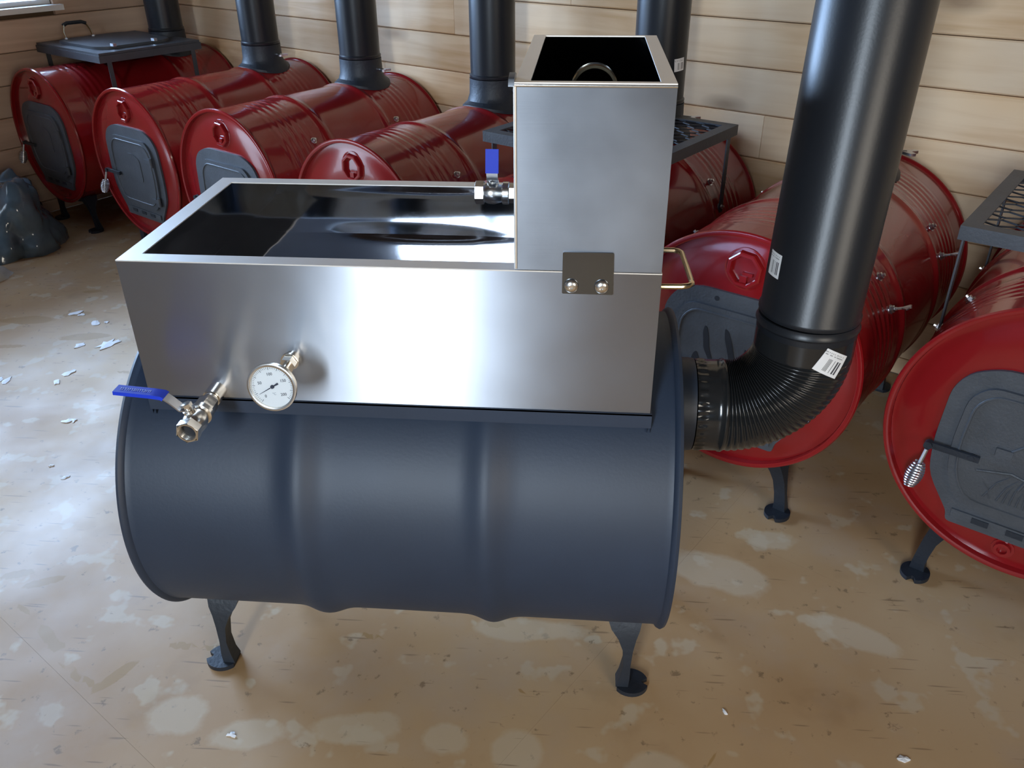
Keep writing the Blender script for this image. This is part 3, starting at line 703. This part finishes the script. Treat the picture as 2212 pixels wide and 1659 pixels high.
def ball_valve(parent, name, base, axis, up, lever_dir, L1, bodyL, rb, lever_pts, label, grip_from):
    """base: point on wall; axis: outward; up: stem direction"""
    A = Vector(axis).normalized(); U = Vector(up).normalized(); base = Vector(base)
    v = empty(name, base); v.parent = parent; v['label'] = label
    bm = bmesh.new(); lathe(bm, -A*.001, A, [(0, rb*.92), (L1*.45, rb*.92)], 24); 
    lathe(bm, A*(L1*.45), A, [(0, rb*.78), (L1*.12, rb*.78)], 24); lathe(bm, A*(L1*.57), A, [(0, rb*.98), (L1*.02, rb*1.04), (L1*.41, rb*1.04), (L1*.43, rb*.98)], 6, up=U)
    finish('nipple', bm, CHROME, v)
    bm = bmesh.new(); s = L1
    prof = [(s-.001, rb*.80), (s+.001, rb*1.16), (s+.010, rb*1.16), (s+.012, rb*.95), (s+.016, rb*1.02), (s+bodyL*.45, rb*1.18), (s+bodyL*.62, rb*1.12), (s+bodyL*.72, rb*.94)]
    lathe(bm, (0, 0, 0), A, prof, 28, cap1=False)
    lathe(bm, A*(s+bodyL*.70), A, [(0, rb*.90), (.002, rb*1.20), (bodyL*.27, rb*1.20), (bodyL*.285, rb*1.10)], 6, cap0=True, cap1=False, up=U)
    lathe(bm, A*(s+bodyL*.70), A, [(bodyL*.280, rb*1.02), (bodyL*.287, rb*1.00), (bodyL*.287, rb*.86), (bodyL*.275, rb*.83), (bodyL*.02, rb*.80)], 28, cap0=False, cap1=False)
    finish('valve_body', bm, CHROME, v, angle=30)
    bm = bmesh.new(); lathe(bm, A*(s+bodyL*.735), A, [(0, rb*.80), (.001, rb*.80)], 28); finish('bore', bm, BLACK, v)
    # internal thread ring at the mouth
    bm = bmesh.new()
    for k in range(5):
        c = A*(s+bodyL*(.955-.035*k)); F2 = frame_from(A)
        tube(bm, [c+F2 @ Vector((rb*.84*math.cos(2*PI*i/28), rb*.84*math.sin(2*PI*i/28), 0)) for i in range(28)], rb*.035, 5, closed=True)
    finish('mouth_thread', bm, CHROME, v)
    sc = A*(s+bodyL*.46)
    bm = bmesh.new(); lathe(bm, sc+U*(rb*.9), U, [(0, rb*.62), (rb*.45, rb*.62), (rb*.5, rb*.42), (rb*.95, rb*.42)], 20)
    lathe(bm, sc+U*(rb*1.72), U, [(0, rb*.56), (rb*.34, rb*.56), (rb*.38, rb*.48)], 6); finish('stem_nut', bm, CHROME, v)
    lp = [sc+U*(rb*1.5)+Vector(p) for p in lever_pts]; side = None
    def strap(bm, pts, w, t_):
        d0 = (pts[1]-pts[0]).normalized(); side = d0.cross(U)
        if side.length < .5: side = A.copy()
        side.normalize(); rows = []
        for i, p in enumerate(pts):
            a = pts[max(0, i-1)]; b = pts[min(len(pts)-1, i+1)]; d = (b-a).normalized(); n = side.cross(d).normalized()
            rows.append([bm.verts.new(p+side*(w*sx)+n*(t_*sy)) for sx, sy in ((-1,-1),(1,-1),(1,1),(-1,1))])
        for a, b in zip(rows, rows[1:]):
            for k in range(4): bm.faces.new((a[k], a[(k+1)%4], b[(k+1)%4], b[k]))
        bm.faces.new(rows[0]); bm.faces.new(rows[-1][::-1]); return side
    bm = bmesh.new(); strap(bm, lp[:grip_from+1], rb*.58, .0011); finish('lever', bm, ZINC, v, bevel=.0004)
    bm = bmesh.new(); q = lp[grip_from:]; d = (lp[grip_from]-lp[grip_from-1]).normalized()
    side = strap(bm, [lp[grip_from]-d*.004]+q, rb*.66, .0030); g = finish('lever_grip', bm, BLUE, v, bevel=.0016, label='blue vinyl lever sleeve')
    return v, side, lp
# drain valve low on the left of the front panel
vb = (-.433-ox, -Y, .678-oz)
v1, side, lp = ball_valve(pan, 'drain_valve', vb, (0, -1, -.03), (-.30, 0, 1), None, .062, .060, .0155,
                          [(0, 0, 0), (-.010, 0, .0), (-.024, 0, .014), (-.034, 0, .022), (-.050, 0, .024), (-.105, 0, .028)], 'nickel ball valve with a long blue lever', 3)
d = (lp[5]-lp[4]).normalized(); n = side.cross(d).normalized(); n = n if n.z > 0 else -n
bm = bmesh.new(); rr = random.Random(4)
k = 0.0
while k < .046:
    wd = rr.uniform(.0016, .0034); p = lp[4]+d*(k+.002)+n*.0031
    M = Matrix.Translation(p) @ Matrix((d, n.cross(d), n)).transposed().to_4x4()
    hh = .0030; 
    box(bm, 0, .0006, -hh, hh, 0, .0003, M); box(bm, 0, wd*.75, rr.choice((-hh, 0, hh-.0006)), rr.choice((-hh+.0006, hh)), 0, .0003, M) if False else box(bm, 0, wd*.75, -hh, -hh+.0007, 0, .0003, M)
    if rr.random() > .4: box(bm, 0, wd*.75, hh-.0007, hh, 0, .0003, M)
    k += wd+.0006
finish('lever_print', bm, WHITEINK, v1, smooth=False, kind='stuff')

# ------------------------------------------------------------------ feed tank standing on the pan's right end
TX0, TX1, TZ0, TZ1 = .043, .249, ZT+.003, 1.149
tk = empty('steel_feed_tank', ((TX0+TX1)/2, 0, TZ0), 0, 'tall narrow brushed steel box standing on the right end of the long pan', 'tank')
cx = (TX0+TX1)/2; hx2 = (TX1-TX0)/2; HT = TZ1-TZ0; YT = .2105
bm = bmesh.new(); box(bm, -hx2, hx2, -YT, -YT+t, 0, HT); finish('front_panel', bm, STEELV, tk)
bm = bmesh.new(); box(bm, -hx2, hx2, YT-t, YT, 0, HT); finish('back_panel', bm, STEELV, tk)
for s in (-1, 1):
    bm = bmesh.new(); box(bm, *sorted((s*hx2, s*(hx2-t))), -YT+t, YT-t, 0, HT); finish('side_panel', bm, STEELV, tk)
bm = bmesh.new(); box(bm, -hx2+t, hx2-t, -YT+t, YT-t, 0, t); finish('bottom_panel', bm, STEELV, tk)
bm = bmesh.new()
o = [(-hx2, -YT), (hx2, -YT), (hx2, YT), (-hx2, YT)]; i_ = [(-hx2+.020, -YT+.012), (hx2-.020, -YT+.012), (hx2-.020, YT-.008), (-hx2+.020, YT-.008)]
for k in range(4): prism(bm, [o[k], o[(k+1)%4], i_[(k+1)%4], i_[k]], HT, HT+.0018, 'xy')
bmesh.ops.remove_doubles(bm, verts=bm.verts, dist=1e-5); finish('top_rim', bm, STEELT, tk, smooth=False)
bm = bmesh.new(); tube(bm, [(-hx2, -YT-.0006, HT-.0016), (hx2, -YT-.0006, HT-.0016)], .0022, 10); finish('front_edge_bead', bm, CHROME, tk)
bm = bmesh.new(); tube(bm, [(-hx2+.0008, -YT-.0004, .002), (-hx2+.0008, -YT-.0004, HT-.002)], .0022, 10); finish('corner_bead', bm, STEELT, tk)
bm = bmesh.new(); a, b = hx2-.0205, YT-.0125; b2 = YT-.0085
buckled(bm, (-a, b2, .004), (2*a, 0, 0), (0, 0, HT-.004), (0, -1, 0), 20, 20, .003, 31)
buckled(bm, (-a, -b, .004), (2*a, 0, 0), (0, 0, HT-.004), (0, 1, 0), 20, 20, .003, 35)
buckled(bm, (-a, -b, .004), (0, b+b2, 0), (0, 0, HT-.004), (1, 0, 0), 30, 20, .003, 41)
buckled(bm, (a, -b, .004), (0, b+b2, 0), (0, 0, HT-.004), (-1, 0, 0), 30, 20, .003, 47)
buckled(bm, (-a, -b, .006), (2*a, 0, 0), (0, b+b2, 0), (0, 0, 1), 20, 30, .003, 53)
finish('inner_lining', bm, MIRROR, tk, label='mirror-polished inside of the tank', angle=50)
bm = bmesh.new(); lathe(bm, (.148-cx, b2-.001, 1.066-TZ0), (0, -1, 0), [(0, .041), (.006, .041), (.008, .039), (.008, .0345), (.0, .0345)], 40, cap0=False, cap1=False)
finish('socket_ring', bm, BRASSY, tk, label='raised ring fitting inside the tank')
bm = bmesh.new(); prism(bm, rounded([(-.168, HT-.004), (-.215+.004, HT-.004), (-.205, HT+.006), (-.185, HT+.010)], .002, 2), -hx2-.008, -hx2-.0002, 'yz'); finish('side_tab', bm, STEELV, tk)
# bracket plate lapping over the pan front, with two domed screws
bm = bmesh.new(); prism(bm, rounded([(.110-cx, .862-TZ0), (.183-cx, .862-TZ0), (.181-cx, .925-TZ0), (.110-cx, .925-TZ0)], .002, 2), -YT-.0032, -YT-.0004, 'xz')
finish('bracket_plate', bm, mat('dark_reflection_plate', (0.16, 0.18, 0.21), 0.16, 1.0), tk, label='polished steel bracket plate with a dark reflection')  # dark reflection painted into the steel's base colour
for x in (.123, .166):
    bm = bmesh.new(); c = Vector((x-cx, -YT-.0030, .8745-TZ0)); lathe(bm, c, (0, -1, 0), [(0, .0105), (.002, .0105), (.0045, .0088), (.0060, .0055), (.0064, .0030), (.0045, .0026), (.0045, 0)], 28, cap0=True, cap1=False)
    finish('domed_screw', bm, CHROME, tk)
v2, side2, lp2 = ball_valve(tk, 'feed_valve', (-hx2, 0.0, .941-TZ0), (-1, 0, 0), (0, -.25, 1), None, .026, .056, .0155,
                            [(0, -.004, 0), (0, -.010, .004), (0, -.012, .012), (0, -.011, .018), (0, -.008, .032), (0, -.004, .050)], 'nickel ball valve with a short upright blue lever', 3)

# ------------------------------------------------------------------ red drum stoves along the wall
PLATE = rounded([(-.185, .085), (-.160, .125), (-.105, .150), (.105, .150), (.160, .125), (.185, .085), (.192, -.04), (.185, -.12), (.132, -.20), (.130, -.222), (-.130, -.222), (-.132, -.20), (-.185, -.12), (-.192, -.04)], .03, 3)
DOORP = rounded([(-.150, .075), (-.118, .110), (.118, .110), (.150, .075), (.158, -.03), (.150, -.11), (.118, -.168), (-.118, -.168), (-.150, -.11), (-.158, -.03)], .03, 3)
def make_body(root, small_bung):
    bm = bmesh.new(); lathe(bm, (0, 0, .42), (1, 0, 0), drum_profile(.88, [.300, .590], [(.085, .255), (.635, .80)], amp=.0065, wid=.020), 112, cap0=False, cap1=False)
    finish('drum_body', bm, RED, root)
    drum_lid(root, 'drum_end', .014, -1, RED); drum_lid(root, 'drum_end', .866, 1, RED)
    x0 = .0098
    bm = bmesh.new(); c = (x0, 0, .42+.212)
    lathe(bm, c, (-1, 0, 0), [(-.004, .050), (.0006, .050), (.0014, .046)], 32, cap1=False)
    lathe(bm, c, (-1, 0, 0), [(-.003, .045), (.011, .043), (.013, .040), (.013, .034), (.010, .032), (-.0005, .031), (-.0005, 0)], 8, cap0=False, cap1=False, phase=.3)
    bg = finish('bung', bm, RED, root, angle=25)
    bm = bmesh.new(); box(bm, x0-.009, x0+.0004, -.008, .008, -.029, -.014, Matrix.Translation((0, 0, .42+.212))); box(bm, x0-.006, x0+.0004, -.020, .004, -.014, -.006, Matrix.Translation((0, 0, .42+.212)))
    finish('bung_lug', bm, RED, bg, bevel=.001)
    if small_bung:
        bm = bmesh.new(); lathe(bm, (x0, .012, .42-.245), (-1, 0, 0), [(-.003, .023), (.002, .022), (.002, .017), (.010, .016), (.010, .010), (.003, .009), (.003, 0)], 12, cap0=False, cap1=False); finish('bung', bm, RED, root)
    for x in (.050, .83):
        make_cradle(root, x)
        for sy in (-1, 1): make_leg(root, x, sy, sx=(-1 if x < .4 else 1))
def make_door(root, style):
    x0 = .0092; B = Matrix.Translation((0, 0, .42))
    bm = bmesh.new(); prism(bm, PLATE, x0-.008, x0, 'yz', B); fr = finish('door_frame', bm, CAST, root, bevel=.0015)
    # draught strip along the foot of the frame
    bm = bmesh.new(); box(bm, x0-.013, x0-.0082, -.122, .122, .42-.206, .42-.186); finish('draught_slide', bm, CAST, root, bevel=.001)
    for y in (-.065, 0, .065):
        bm = bmesh.new(); box(bm, x0-.0150, x0-.0131, y-.016, y+.016, .42-.203, .42-.190); finish('draught_slot', bm, CASTD, root, smooth=False)
    d = empty('door', (0, 0, 0)); d.parent = root
    bm = bmesh.new(); prism(bm, DOORP, x0-.016, x0-.0082, 'yz', B); finish('door_panel', bm, CAST, d, bevel=.0025)
    bm = bmesh.new(); inner = [(y*.90, z*.88-.002) for y, z in DOORP]; n = len(inner)
    tube(bm, [(x0-.0165, y, z+.42) for y, z in inner], .0028, 6, closed=True); finish('door_bead', bm, CAST, d)
    xf = x0-.0162
    if style == 'flame':
        FL = [[(.060,.035),(.066,.055),(.072,.060),(.076,.045),(.070,.0),(.050,-.035),(.044,-.028),(.056,.005)],
              [(.012,.060),(.022,.066),(.020,.040),(.004,-.010),(.002,-.060),(-.010,-.072),(-.018,-.055),(-.008,0),(.002,.035)],
              [(.095,-.020),(.088,-.012),(.078,-.030),(.088,-.045),(.070,-.085),(.098,-.092),(.106,-.060)],
              [(.140,-.072),(.120,-.065),(.108,-.084),(.150,-.100)],
              [(.036,-.028),(.044,-.030),(.046,-.060),(.036,-.084),(.026,-.075),(.030,-.050)],
              [(-.040,.015),(-.032,.030),(-.028,0),(-.040,-.055),(-.055,-.060),(-.048,-.020)],
              [(-.075,-.010),(-.068,.0),(-.066,-.050),(-.080,-.090),(-.090,-.080),(-.082,-.040)],
              [(-.110,-.030),(-.104,-.022),(-.104,-.070),(-.118,-.098),(-.124,-.088),(-.116,-.060)]]
        for f in FL:
            bm = bmesh.new(); prism(bm, rounded(f, .006, 2), xf-.0006, xf+.0004, 'yz', B); finish('flame_cutout', bm, BLACK, d, smooth=False)
        bm = bmesh.new(); lathe(bm, (x0-.0081, .055, .42+.130), (-1, 0, 0), [(0, .006), (.0006, .006)], 16); finish('bolt_hole', bm, BLACK, fr)
    if style == 'relief':
        bm = bmesh.new(); rr = random.Random(2)
        for k in range(13):                         # raised grass blades and a leaning trunk
            y = .075-.012*k; a = rr.uniform(-.5, .5); L_ = rr.uniform(.03, .07)
            tube(bm, [(xf, y, .42-.130), (xf-.001, y-a*L_*.5, .42-.130+L_*.6), (xf, y-a*L_*1.3, .42-.130+L_)], lambda s: .0022*(1-.7*s), 5)
        for pts in ([(.02,-.09),(.005,-.04),(-.02,0),(-.03,.05)], [(.06,-.02),(.03,.01),(.0,.015),(-.03,.0)], [(.035,.03),(.02,.05),(.025,.075)], [(.01,.03),(-.005,.055),(-.03,.08)], [(-.03,.05),(-.06,.07),(-.08,.065)], [(.10,-.075),(.04,-.060),(-.03,-.075),(-.10,-.06)]):
            tube(bm, [(xf-.0005, y, .42+z) for y, z in pts], .003, 6)
        finish('relief_pattern', bm, CAST, d, kind='stuff')
        bm = bmesh.new(); box(bm, xf-.006, xf, .048, .078, .42-.028, .42-.010); finish('relief_block', bm, CAST, d, bevel=.0012)
    if style == 'plain':
        bm = bmesh.new(); prism(bm, rounded([(-.06, -.06), (.06, -.06), (.06, .03), (.02, .05), (-.02, .05), (-.06, .03)], .015, 3), xf-.002, xf+.0004, 'yz', B); finish('raised_badge', bm, CAST, d, bevel=.001)
    # hinges at the viewer's right
    for z in (.035, -.125):
        bm = bmesh.new(); cyl(bm, (x0-.018, -.148, .42+z-.018), (x0-.018, -.148, .42+z+.018), .0072, 12); box(bm, x0-.020, x0-.0162, -.146, -.098, .42+z-.008, .42+z+.008)
        finish('hinge', bm, CAST, root)
    # latch bar with coiled spring handle at the viewer's left
    lt = empty('latch', (0, 0, 0)); lt.parent = root
    bm = bmesh.new(); box(bm, x0-.029, x0-.022, .100, .196, .42-.053, .42-.040, Matrix.Translation((0, 0, 0))); cyl(bm, (x0-.034, .196, .42-.047), (x0-.018, .196, .42-.047), .0085, 14)
    cyl(bm, (x0-.030, .115, .42-.047), (x0-.0082, .115, .42-.047), .006, 12); finish('latch_bar', bm, CASTD, lt, bevel=.0008)
    pa = Vector((x0-.034, .196, .42-.055)); pb = Vector((x0-.042, .200, .42-.084))
    bm = bmesh.new(); cyl(bm, pa, pb+(pb-pa)*1.75, .0042, 10); finish('handle_rod', bm, ZINC, lt)
    bm = bmesh.new(); dd = (pb-pa).normalized(); coil(bm, pb, pb+dd*.056, .0085, .0165, 10, .0019); finish('spring_handle', bm, ZINC, lt, label='shiny coiled spring handle')
def make_collar(root, x=.695, wing_side=-1):
    bm = bmesh.new(); n = 64; rings = []
    for r, dz in ((.112, None), (.110, .006), (.092, .016), (.0845, .034), (.083, .075), (.083, .088), (.079, .088), (.079, .02)):
        ring = []
        for k in range(n):
            a = 2*PI*k/n; X, Yy = r*math.cos(a), r*math.sin(a)
            zs = .42+math.sqrt(.292**2-min(abs(Yy), .28)**2)
            if dz is None: z = zs-.001
            else:
                f = min(1, dz/.035); z = (zs+dz)*(1-f)+(.712+dz)*f
            ring.append(bm.verts.new((x+X, Yy, z)))
        rings.append(ring)
    for a, b in zip(rings, rings[1:]):
        for k in range(n): bm.faces.new((a[k], a[(k+1)%n], b[(k+1)%n], b[k]))
    c = finish('flue_collar', bm, CASTD, root)
    # damper spindle with a wing key
    z = .76; bm = bmesh.new(); s = Vector((.10, wing_side, .02)).normalized(); p = Vector((x, 0, z))+s*.082
    cyl(bm, p, p+s*.034, .0060, 10); tV = s.cross(Vector((0, 0, 1))).normalized()
    prism(bm, rounded([(-.008, 0), (.008, 0), (.026, .026), (.016, .038), (0, .022), (-.016, .038), (-.026, .026)], .004, 2), -.0035, .0035, 'xz', Matrix.Translation(p+s*.022) @ Matrix((tV, s.cross(tV), s)).transposed().to_4x4())
    finish('damper_wing_screw', bm, ZINC, c)
def side_bolts(root, wings=False):
    for x in (.230, .645):
        for deg in (38, 20, 142, 158):
            a = math.radians(deg); n = Vector((0, math.cos(a), math.sin(a))); hex_bolt(root, Vector((x, 0, .42))+n*.2905, n, 'bolt', wing=wings and deg in (20, 158))
RX0, RX1, RY, RZ = .185, .690, .278, .768
def make_rack(root, kind):
    rk = empty('cooking_rack', (0, 0, 0)); rk.parent = root
    rk['label'] = 'grey steel rack with expanded mesh top' if kind == 'mesh' else 'grey steel hotplate rack with a raised round-cornered lid'
    f = .034
    for nm, q in (('rack_rail', (RX0, RX0+f, -RY, RY)), ('rack_rail', (RX1-f, RX1, -RY, RY))):
        bm = bmesh.new(); box(bm, q[0], q[1], q[2], q[3], RZ-.003, RZ); xx = q[0] if q[0] == RX0 else q[1]-.003; box(bm, xx, xx+.003, -RY, RY, RZ-.030, RZ-.003); finish(nm, bm, CAST, rk, smooth=False)
    for s in (-1, 1):
        bm = bmesh.new(); box(bm, RX0+f, RX1-f, *sorted((s*RY, s*(RY-f))), RZ-.003, RZ); box(bm, RX0+.003, RX1-.003, *sorted((s*RY, s*(RY-.003))), RZ-.030, RZ-.003); finish('rack_rail', bm, CAST, rk, smooth=False)
        for x in (.230, .645):
            bm = bmesh.new(); yb = s*.2785; box(bm, x-.010, x+.010, *sorted((s*(RY-.0035), s*(RY-.0075))), .49, RZ-.003); finish('rack_leg', bm, CAST, rk, smooth=False)
    if kind == 'mesh':
        bm = bmesh.new(); xa, xb2, ya, yb = RX0+f-.006, RX1-f+.006, -RY+f-.006, RY-f+.006; dx, dy = .030, .058; wd = .0046
        nx = int((xb2-xa)/dx); ny = int((yb-ya)/dy); dx = (xb2-xa)/nx; dy = (yb-ya)/ny
        for i in range(nx+1):
            pts_a = []
            for j in range(2*ny+1):
                up_ = (j+i) % 2; x = xa+dx*i+(dx*.46 if up_ else -dx*.46)*.5*(1); x = min(max(x, xa), xb2); pts_a.append((x, ya+dy*j/2))
            for (x1, y1), (x2, y2) in zip(pts_a, pts_a[1:]):
                dv = Vector((x2-x1, y2-y1, 0)); L_ = dv.length; Mx = Matrix.Translation((x1, y1, RZ-.006)) @ Matrix.Rotation(math.atan2(dv.y, dv.x), 4, 'Z')
                box(bm, -.002, L_+.002, -wd/2, wd/2, 0, .0028, Mx)
        finish('expanded_mesh', bm, CASTD, rk, smooth=False, kind='stuff')
    else:
        bm = bmesh.new(); box(bm, RX0+.004, RX1-.004, -RY+.004, RY-.004, RZ+.0005, RZ+.010); finish('hotplate', bm, CAST, rk, bevel=.002)
        op = rounded([(RX0+.05, -.155), (RX0+.095, -.205), (RX1-.13, -.205), (RX1-.08, -.155), (RX1-.08, .155), (RX1-.13, .205), (RX0+.095, .205), (RX0+.05, .155)], .03, 3)
        bm = bmesh.new(); prism(bm, op, RZ+.0105, RZ+.022, 'xy'); finish('lid_plate', bm, CAST, rk, bevel=.003)
        for y in (.05, -.06):
            bm = bmesh.new(); box(bm, RX1-.17+y*.2, RX1-.155+y*.2, -.222, -.196, RZ+.022, RZ+.034); finish('lid_hinge', bm, ZINC, rk, smooth=False) if False else finish('lid_hinge', bm, ZINC, rk, smooth=False, loc=(y*1.6-.12, 0, 0))
        bm = bmesh.new(); hx0 = RX0+.10
        for x in (hx0, hx0+.13):
            bm = bmesh.new(); tube(bm, [(x, .175, RZ+.022), (x, .188, RZ+.050), (x+(.012 if x == hx0 else -.012), .196, RZ+.078)], .0055, 8, flat=(1.6, .6)); finish('handle_strap', bm, BRASSY, rk)
        bm = bmesh.new(); tube(bm, [(hx0+.010, .196, RZ+.078), (hx0+.030, .198, RZ+.086), (hx0+.100, .198, RZ+.086), (hx0+.120, .196, RZ+.078)], .008, 10); finish('lid_grip', bm, CASTD, rk)
        for x in (hx0, hx0+.13):
            bm = bmesh.new(); lathe(bm, (x, .172, RZ+.022), (0, 0, 1), [(0, .010), (.004, .010), (.007, .006)], 6); finish('handle_nut', bm, ZINC, rk)
def pos(i):
    return {1: (-2.288, 2.357), 2: (-1.675, 1.942), 3: (-1.150, 1.601), 4: (-.578, 1.207), 5: (AX.x*.675+PE.x*.48, AX.y*.675+PE.y*.48), 6: (.496, .458), 7: (1.034, .088)}[i]
GRP = 'red drum stoves in a row along the plank wall'
STV = {1: ('red drum stove with a hotplate rack, in the far left corner', None, 'plate'),
       2: ('red drum stove second from the left corner, grey door fully visible', 'plain', None),
       3: ('red drum stove third from the left corner, behind the pan’s left corner', 'plain', None),
       4: ('red drum stove whose round end rises right behind the middle of the steel pan', 'plain', None),
       5: ('red drum stove with a mesh rack, behind the tall steel tank', 'plain', 'mesh'),
       6: ('red drum stove with flame-pattern door, behind the pleated elbow', 'flame', None),
       7: ('red drum stove cut by the right edge, with mesh rack and spring handle', 'relief', 'mesh')}
for i, (lab, door, rack) in STV.items():
    x, y = pos(i); r = empty('red_drum_stove', (x, y, 0), AZ, lab, 'stove', GRP)
    make_body(r, i == 7); make_collar(r)
    make_door(r, door or 'plain'); side_bolts(r, wings=(i == 6))
    if rack: make_rack(r, rack)
PLAB = {1: 'upright black stovepipe in the far left corner, on the stove with the hotplate',
        2: 'upright black stovepipe, second from the left corner',
        3: 'upright black stovepipe, third from the left corner',
        4: 'upright black stovepipe just left of the tall steel tank',
        5: 'upright black stovepipe just right of the tall steel tank, with a white label',
        6: 'black stovepipe mostly hidden behind the large upright front pipe'}
for i, lab in PLAB.items():
    x, y = pos(i); c = Vector((x, y, 0))+AX*.695
    p = empty('stove_pipe', (c.x, c.y, .802), AZ, lab, 'pipe', 'black stovepipes on the red drum stoves')
    bm = bmesh.new(); lathe(bm, (0, 0, 0), (0, 0, 1), [(.0, .0765), (.0, .0815), (.004, .0825), (.009, .0825), (.013, .0775+.0015), (1.0, .079), (1.0, .0765), (0, .0765)], 64, cap0=False, cap1=False)
    finish('pipe_section', bm, PIPE, p)
    bm = bmesh.new(); a = math.radians(60); box(bm, -.0010, .0010, -.005, .005, .014, .99, Matrix.Translation((.079*math.cos(a), .079*math.sin(a), 0)) @ Matrix.Rotation(a, 4, 'Z')); finish('pipe_seam', bm, PIPE, p)
    if i == 5: sticker(p, (0, 0), 0, math.radians(-104), .115, .040, .036, tilt=math.radians(4), r=.079)

# ------------------------------------------------------------------ things lying on the floor
def crumple(name, loc, size, h, m, seed, label, cat, nu=72, nv=24, group=None, rz=0, amp=.18):
    bm = bmesh.new(); rows = []
    for j in range(nv+1):
        ph = (PI/2)*j/nv; row = []
        for i in range(nu):
            a = 2*PI*i/nu; d = Vector((math.cos(a)*math.cos(ph), math.sin(a)*math.cos(ph), math.sin(ph)))
            k = 1+amp*(noise.noise(d*1.7+Vector((seed, 0, 0)))+.7*abs(noise.noise(d*3.2+Vector((0, seed, 0))))+.15*noise.noise(d*8+Vector((0, 0, seed))))
            z = d.z*h*k; z = 0 if j == 0 else z
            row.append(bm.verts.new((d.x*size[0]*k, d.y*size[1]*k, z)))
        rows.append(row)
    for a, b in zip(rows, rows[1:]):
        for i in range(nu): bm.faces.new((a[i], a[(i+1)%nu], b[(i+1)%nu], b[i]))
    bm.faces.new(rows[0][::-1]); bmesh.ops.remove_doubles(bm, verts=bm.verts, dist=1e-6)
    o = finish(name, bm, m, None, angle=70, loc=loc, rotz=rz); return tag(o, label, cat, group)
crumple('plastic_bag', (-2.44, 2.11, 0), (.21, .26), .31, PLASTIC, 2.3, 'crumpled dark glossy plastic sheeting on the floor at the left edge', 'plastic sheet', amp=.26, rz=AZ)
sk = crumple('woven_sack', (-2.33, 1.72, 0), (.115, .09), .055, FABRIC, 5.1, 'small pale crumpled sack at the left edge, below the plastic sheeting', 'sack', nu=28, nv=8, rz=.3)
bm = bmesh.new(); tube(bm, [(-.09, -.062, .006), (-.02, -.088, .006), (.05, -.078, .006), (.100, -.035, .006)], .006, 8); finish('blue_hem', bm, BLUE, sk)
def scrap(loc, s, seed, label, group=None, cat='paper scrap'):
    rr = random.Random(seed); bm = bmesh.new(); n = 11; top = []
    for k in range(n):
        a = 2*PI*k/n; r = s*rr.uniform(.45, 1.15); top.append((r*math.cos(a), r*.62*math.sin(a)))
    zz = [.0008+rr.uniform(0, .0022) for _ in top]
    a = [bm.verts.new((u, v, 0)) for u, v in top]; b = [bm.verts.new((u, v, z)) for (u, v), z in zip(top, zz)]; c = bm.verts.new((0, 0, .0035))
    bm.faces.new(a[::-1])
    for i in range(n): bm.faces.new((a[i], a[(i+1)%n], b[(i+1)%n], b[i])); bm.faces.new((b[i], b[(i+1)%n], c))
    o = finish('paper_scrap', bm, PAPER, None, smooth=False, loc=(*loc, .0002), rotz=rr.uniform(0, 6)); return tag(o, label, cat, group)
for k, (x, y, s) in enumerate([(-1.752,1.428,.030),(-1.725,1.415,.018),(-1.635,1.352,.030),(-1.60,1.36,.014),(-1.600,1.173,.026),(-1.512,1.186,.042),(-1.490,1.205,.026),(-1.534,.981,.026),(-1.540,.919,.022),
                               (-1.711,.916,.026),(-1.735,.92,.018),(-1.376,.696,.022),(-1.36,.70,.012),(-1.231,.424,.013),(-1.30,.47,.008)]):
    scrap((x, y), s, 10+k, {5: 'largest torn white paper scrap on the floor, left of the pan’s front corner', 9: 'white paper scrap nearest the left edge of the floor',
          11: 'white paper scrap on the floor just left of the blue drain valve lever', 13: 'tiny white paper fleck alone on the floor, left of the black drum’s middle'}.get(k,
          'small torn white paper scrap on the floor left of the black stove'), 'white paper scraps on the left floor')
scrap((-.483, -.334), .011, 40, 'lone white paper scrap on the floor in front of the stove’s left leg')
scrap((.748, -.289), .013, 41, 'white paper scrap on the floor at the bottom right edge')
scrap((.44, -.21), .008, 42, 'tiny white paper fleck on the floor beyond the stove’s right leg')
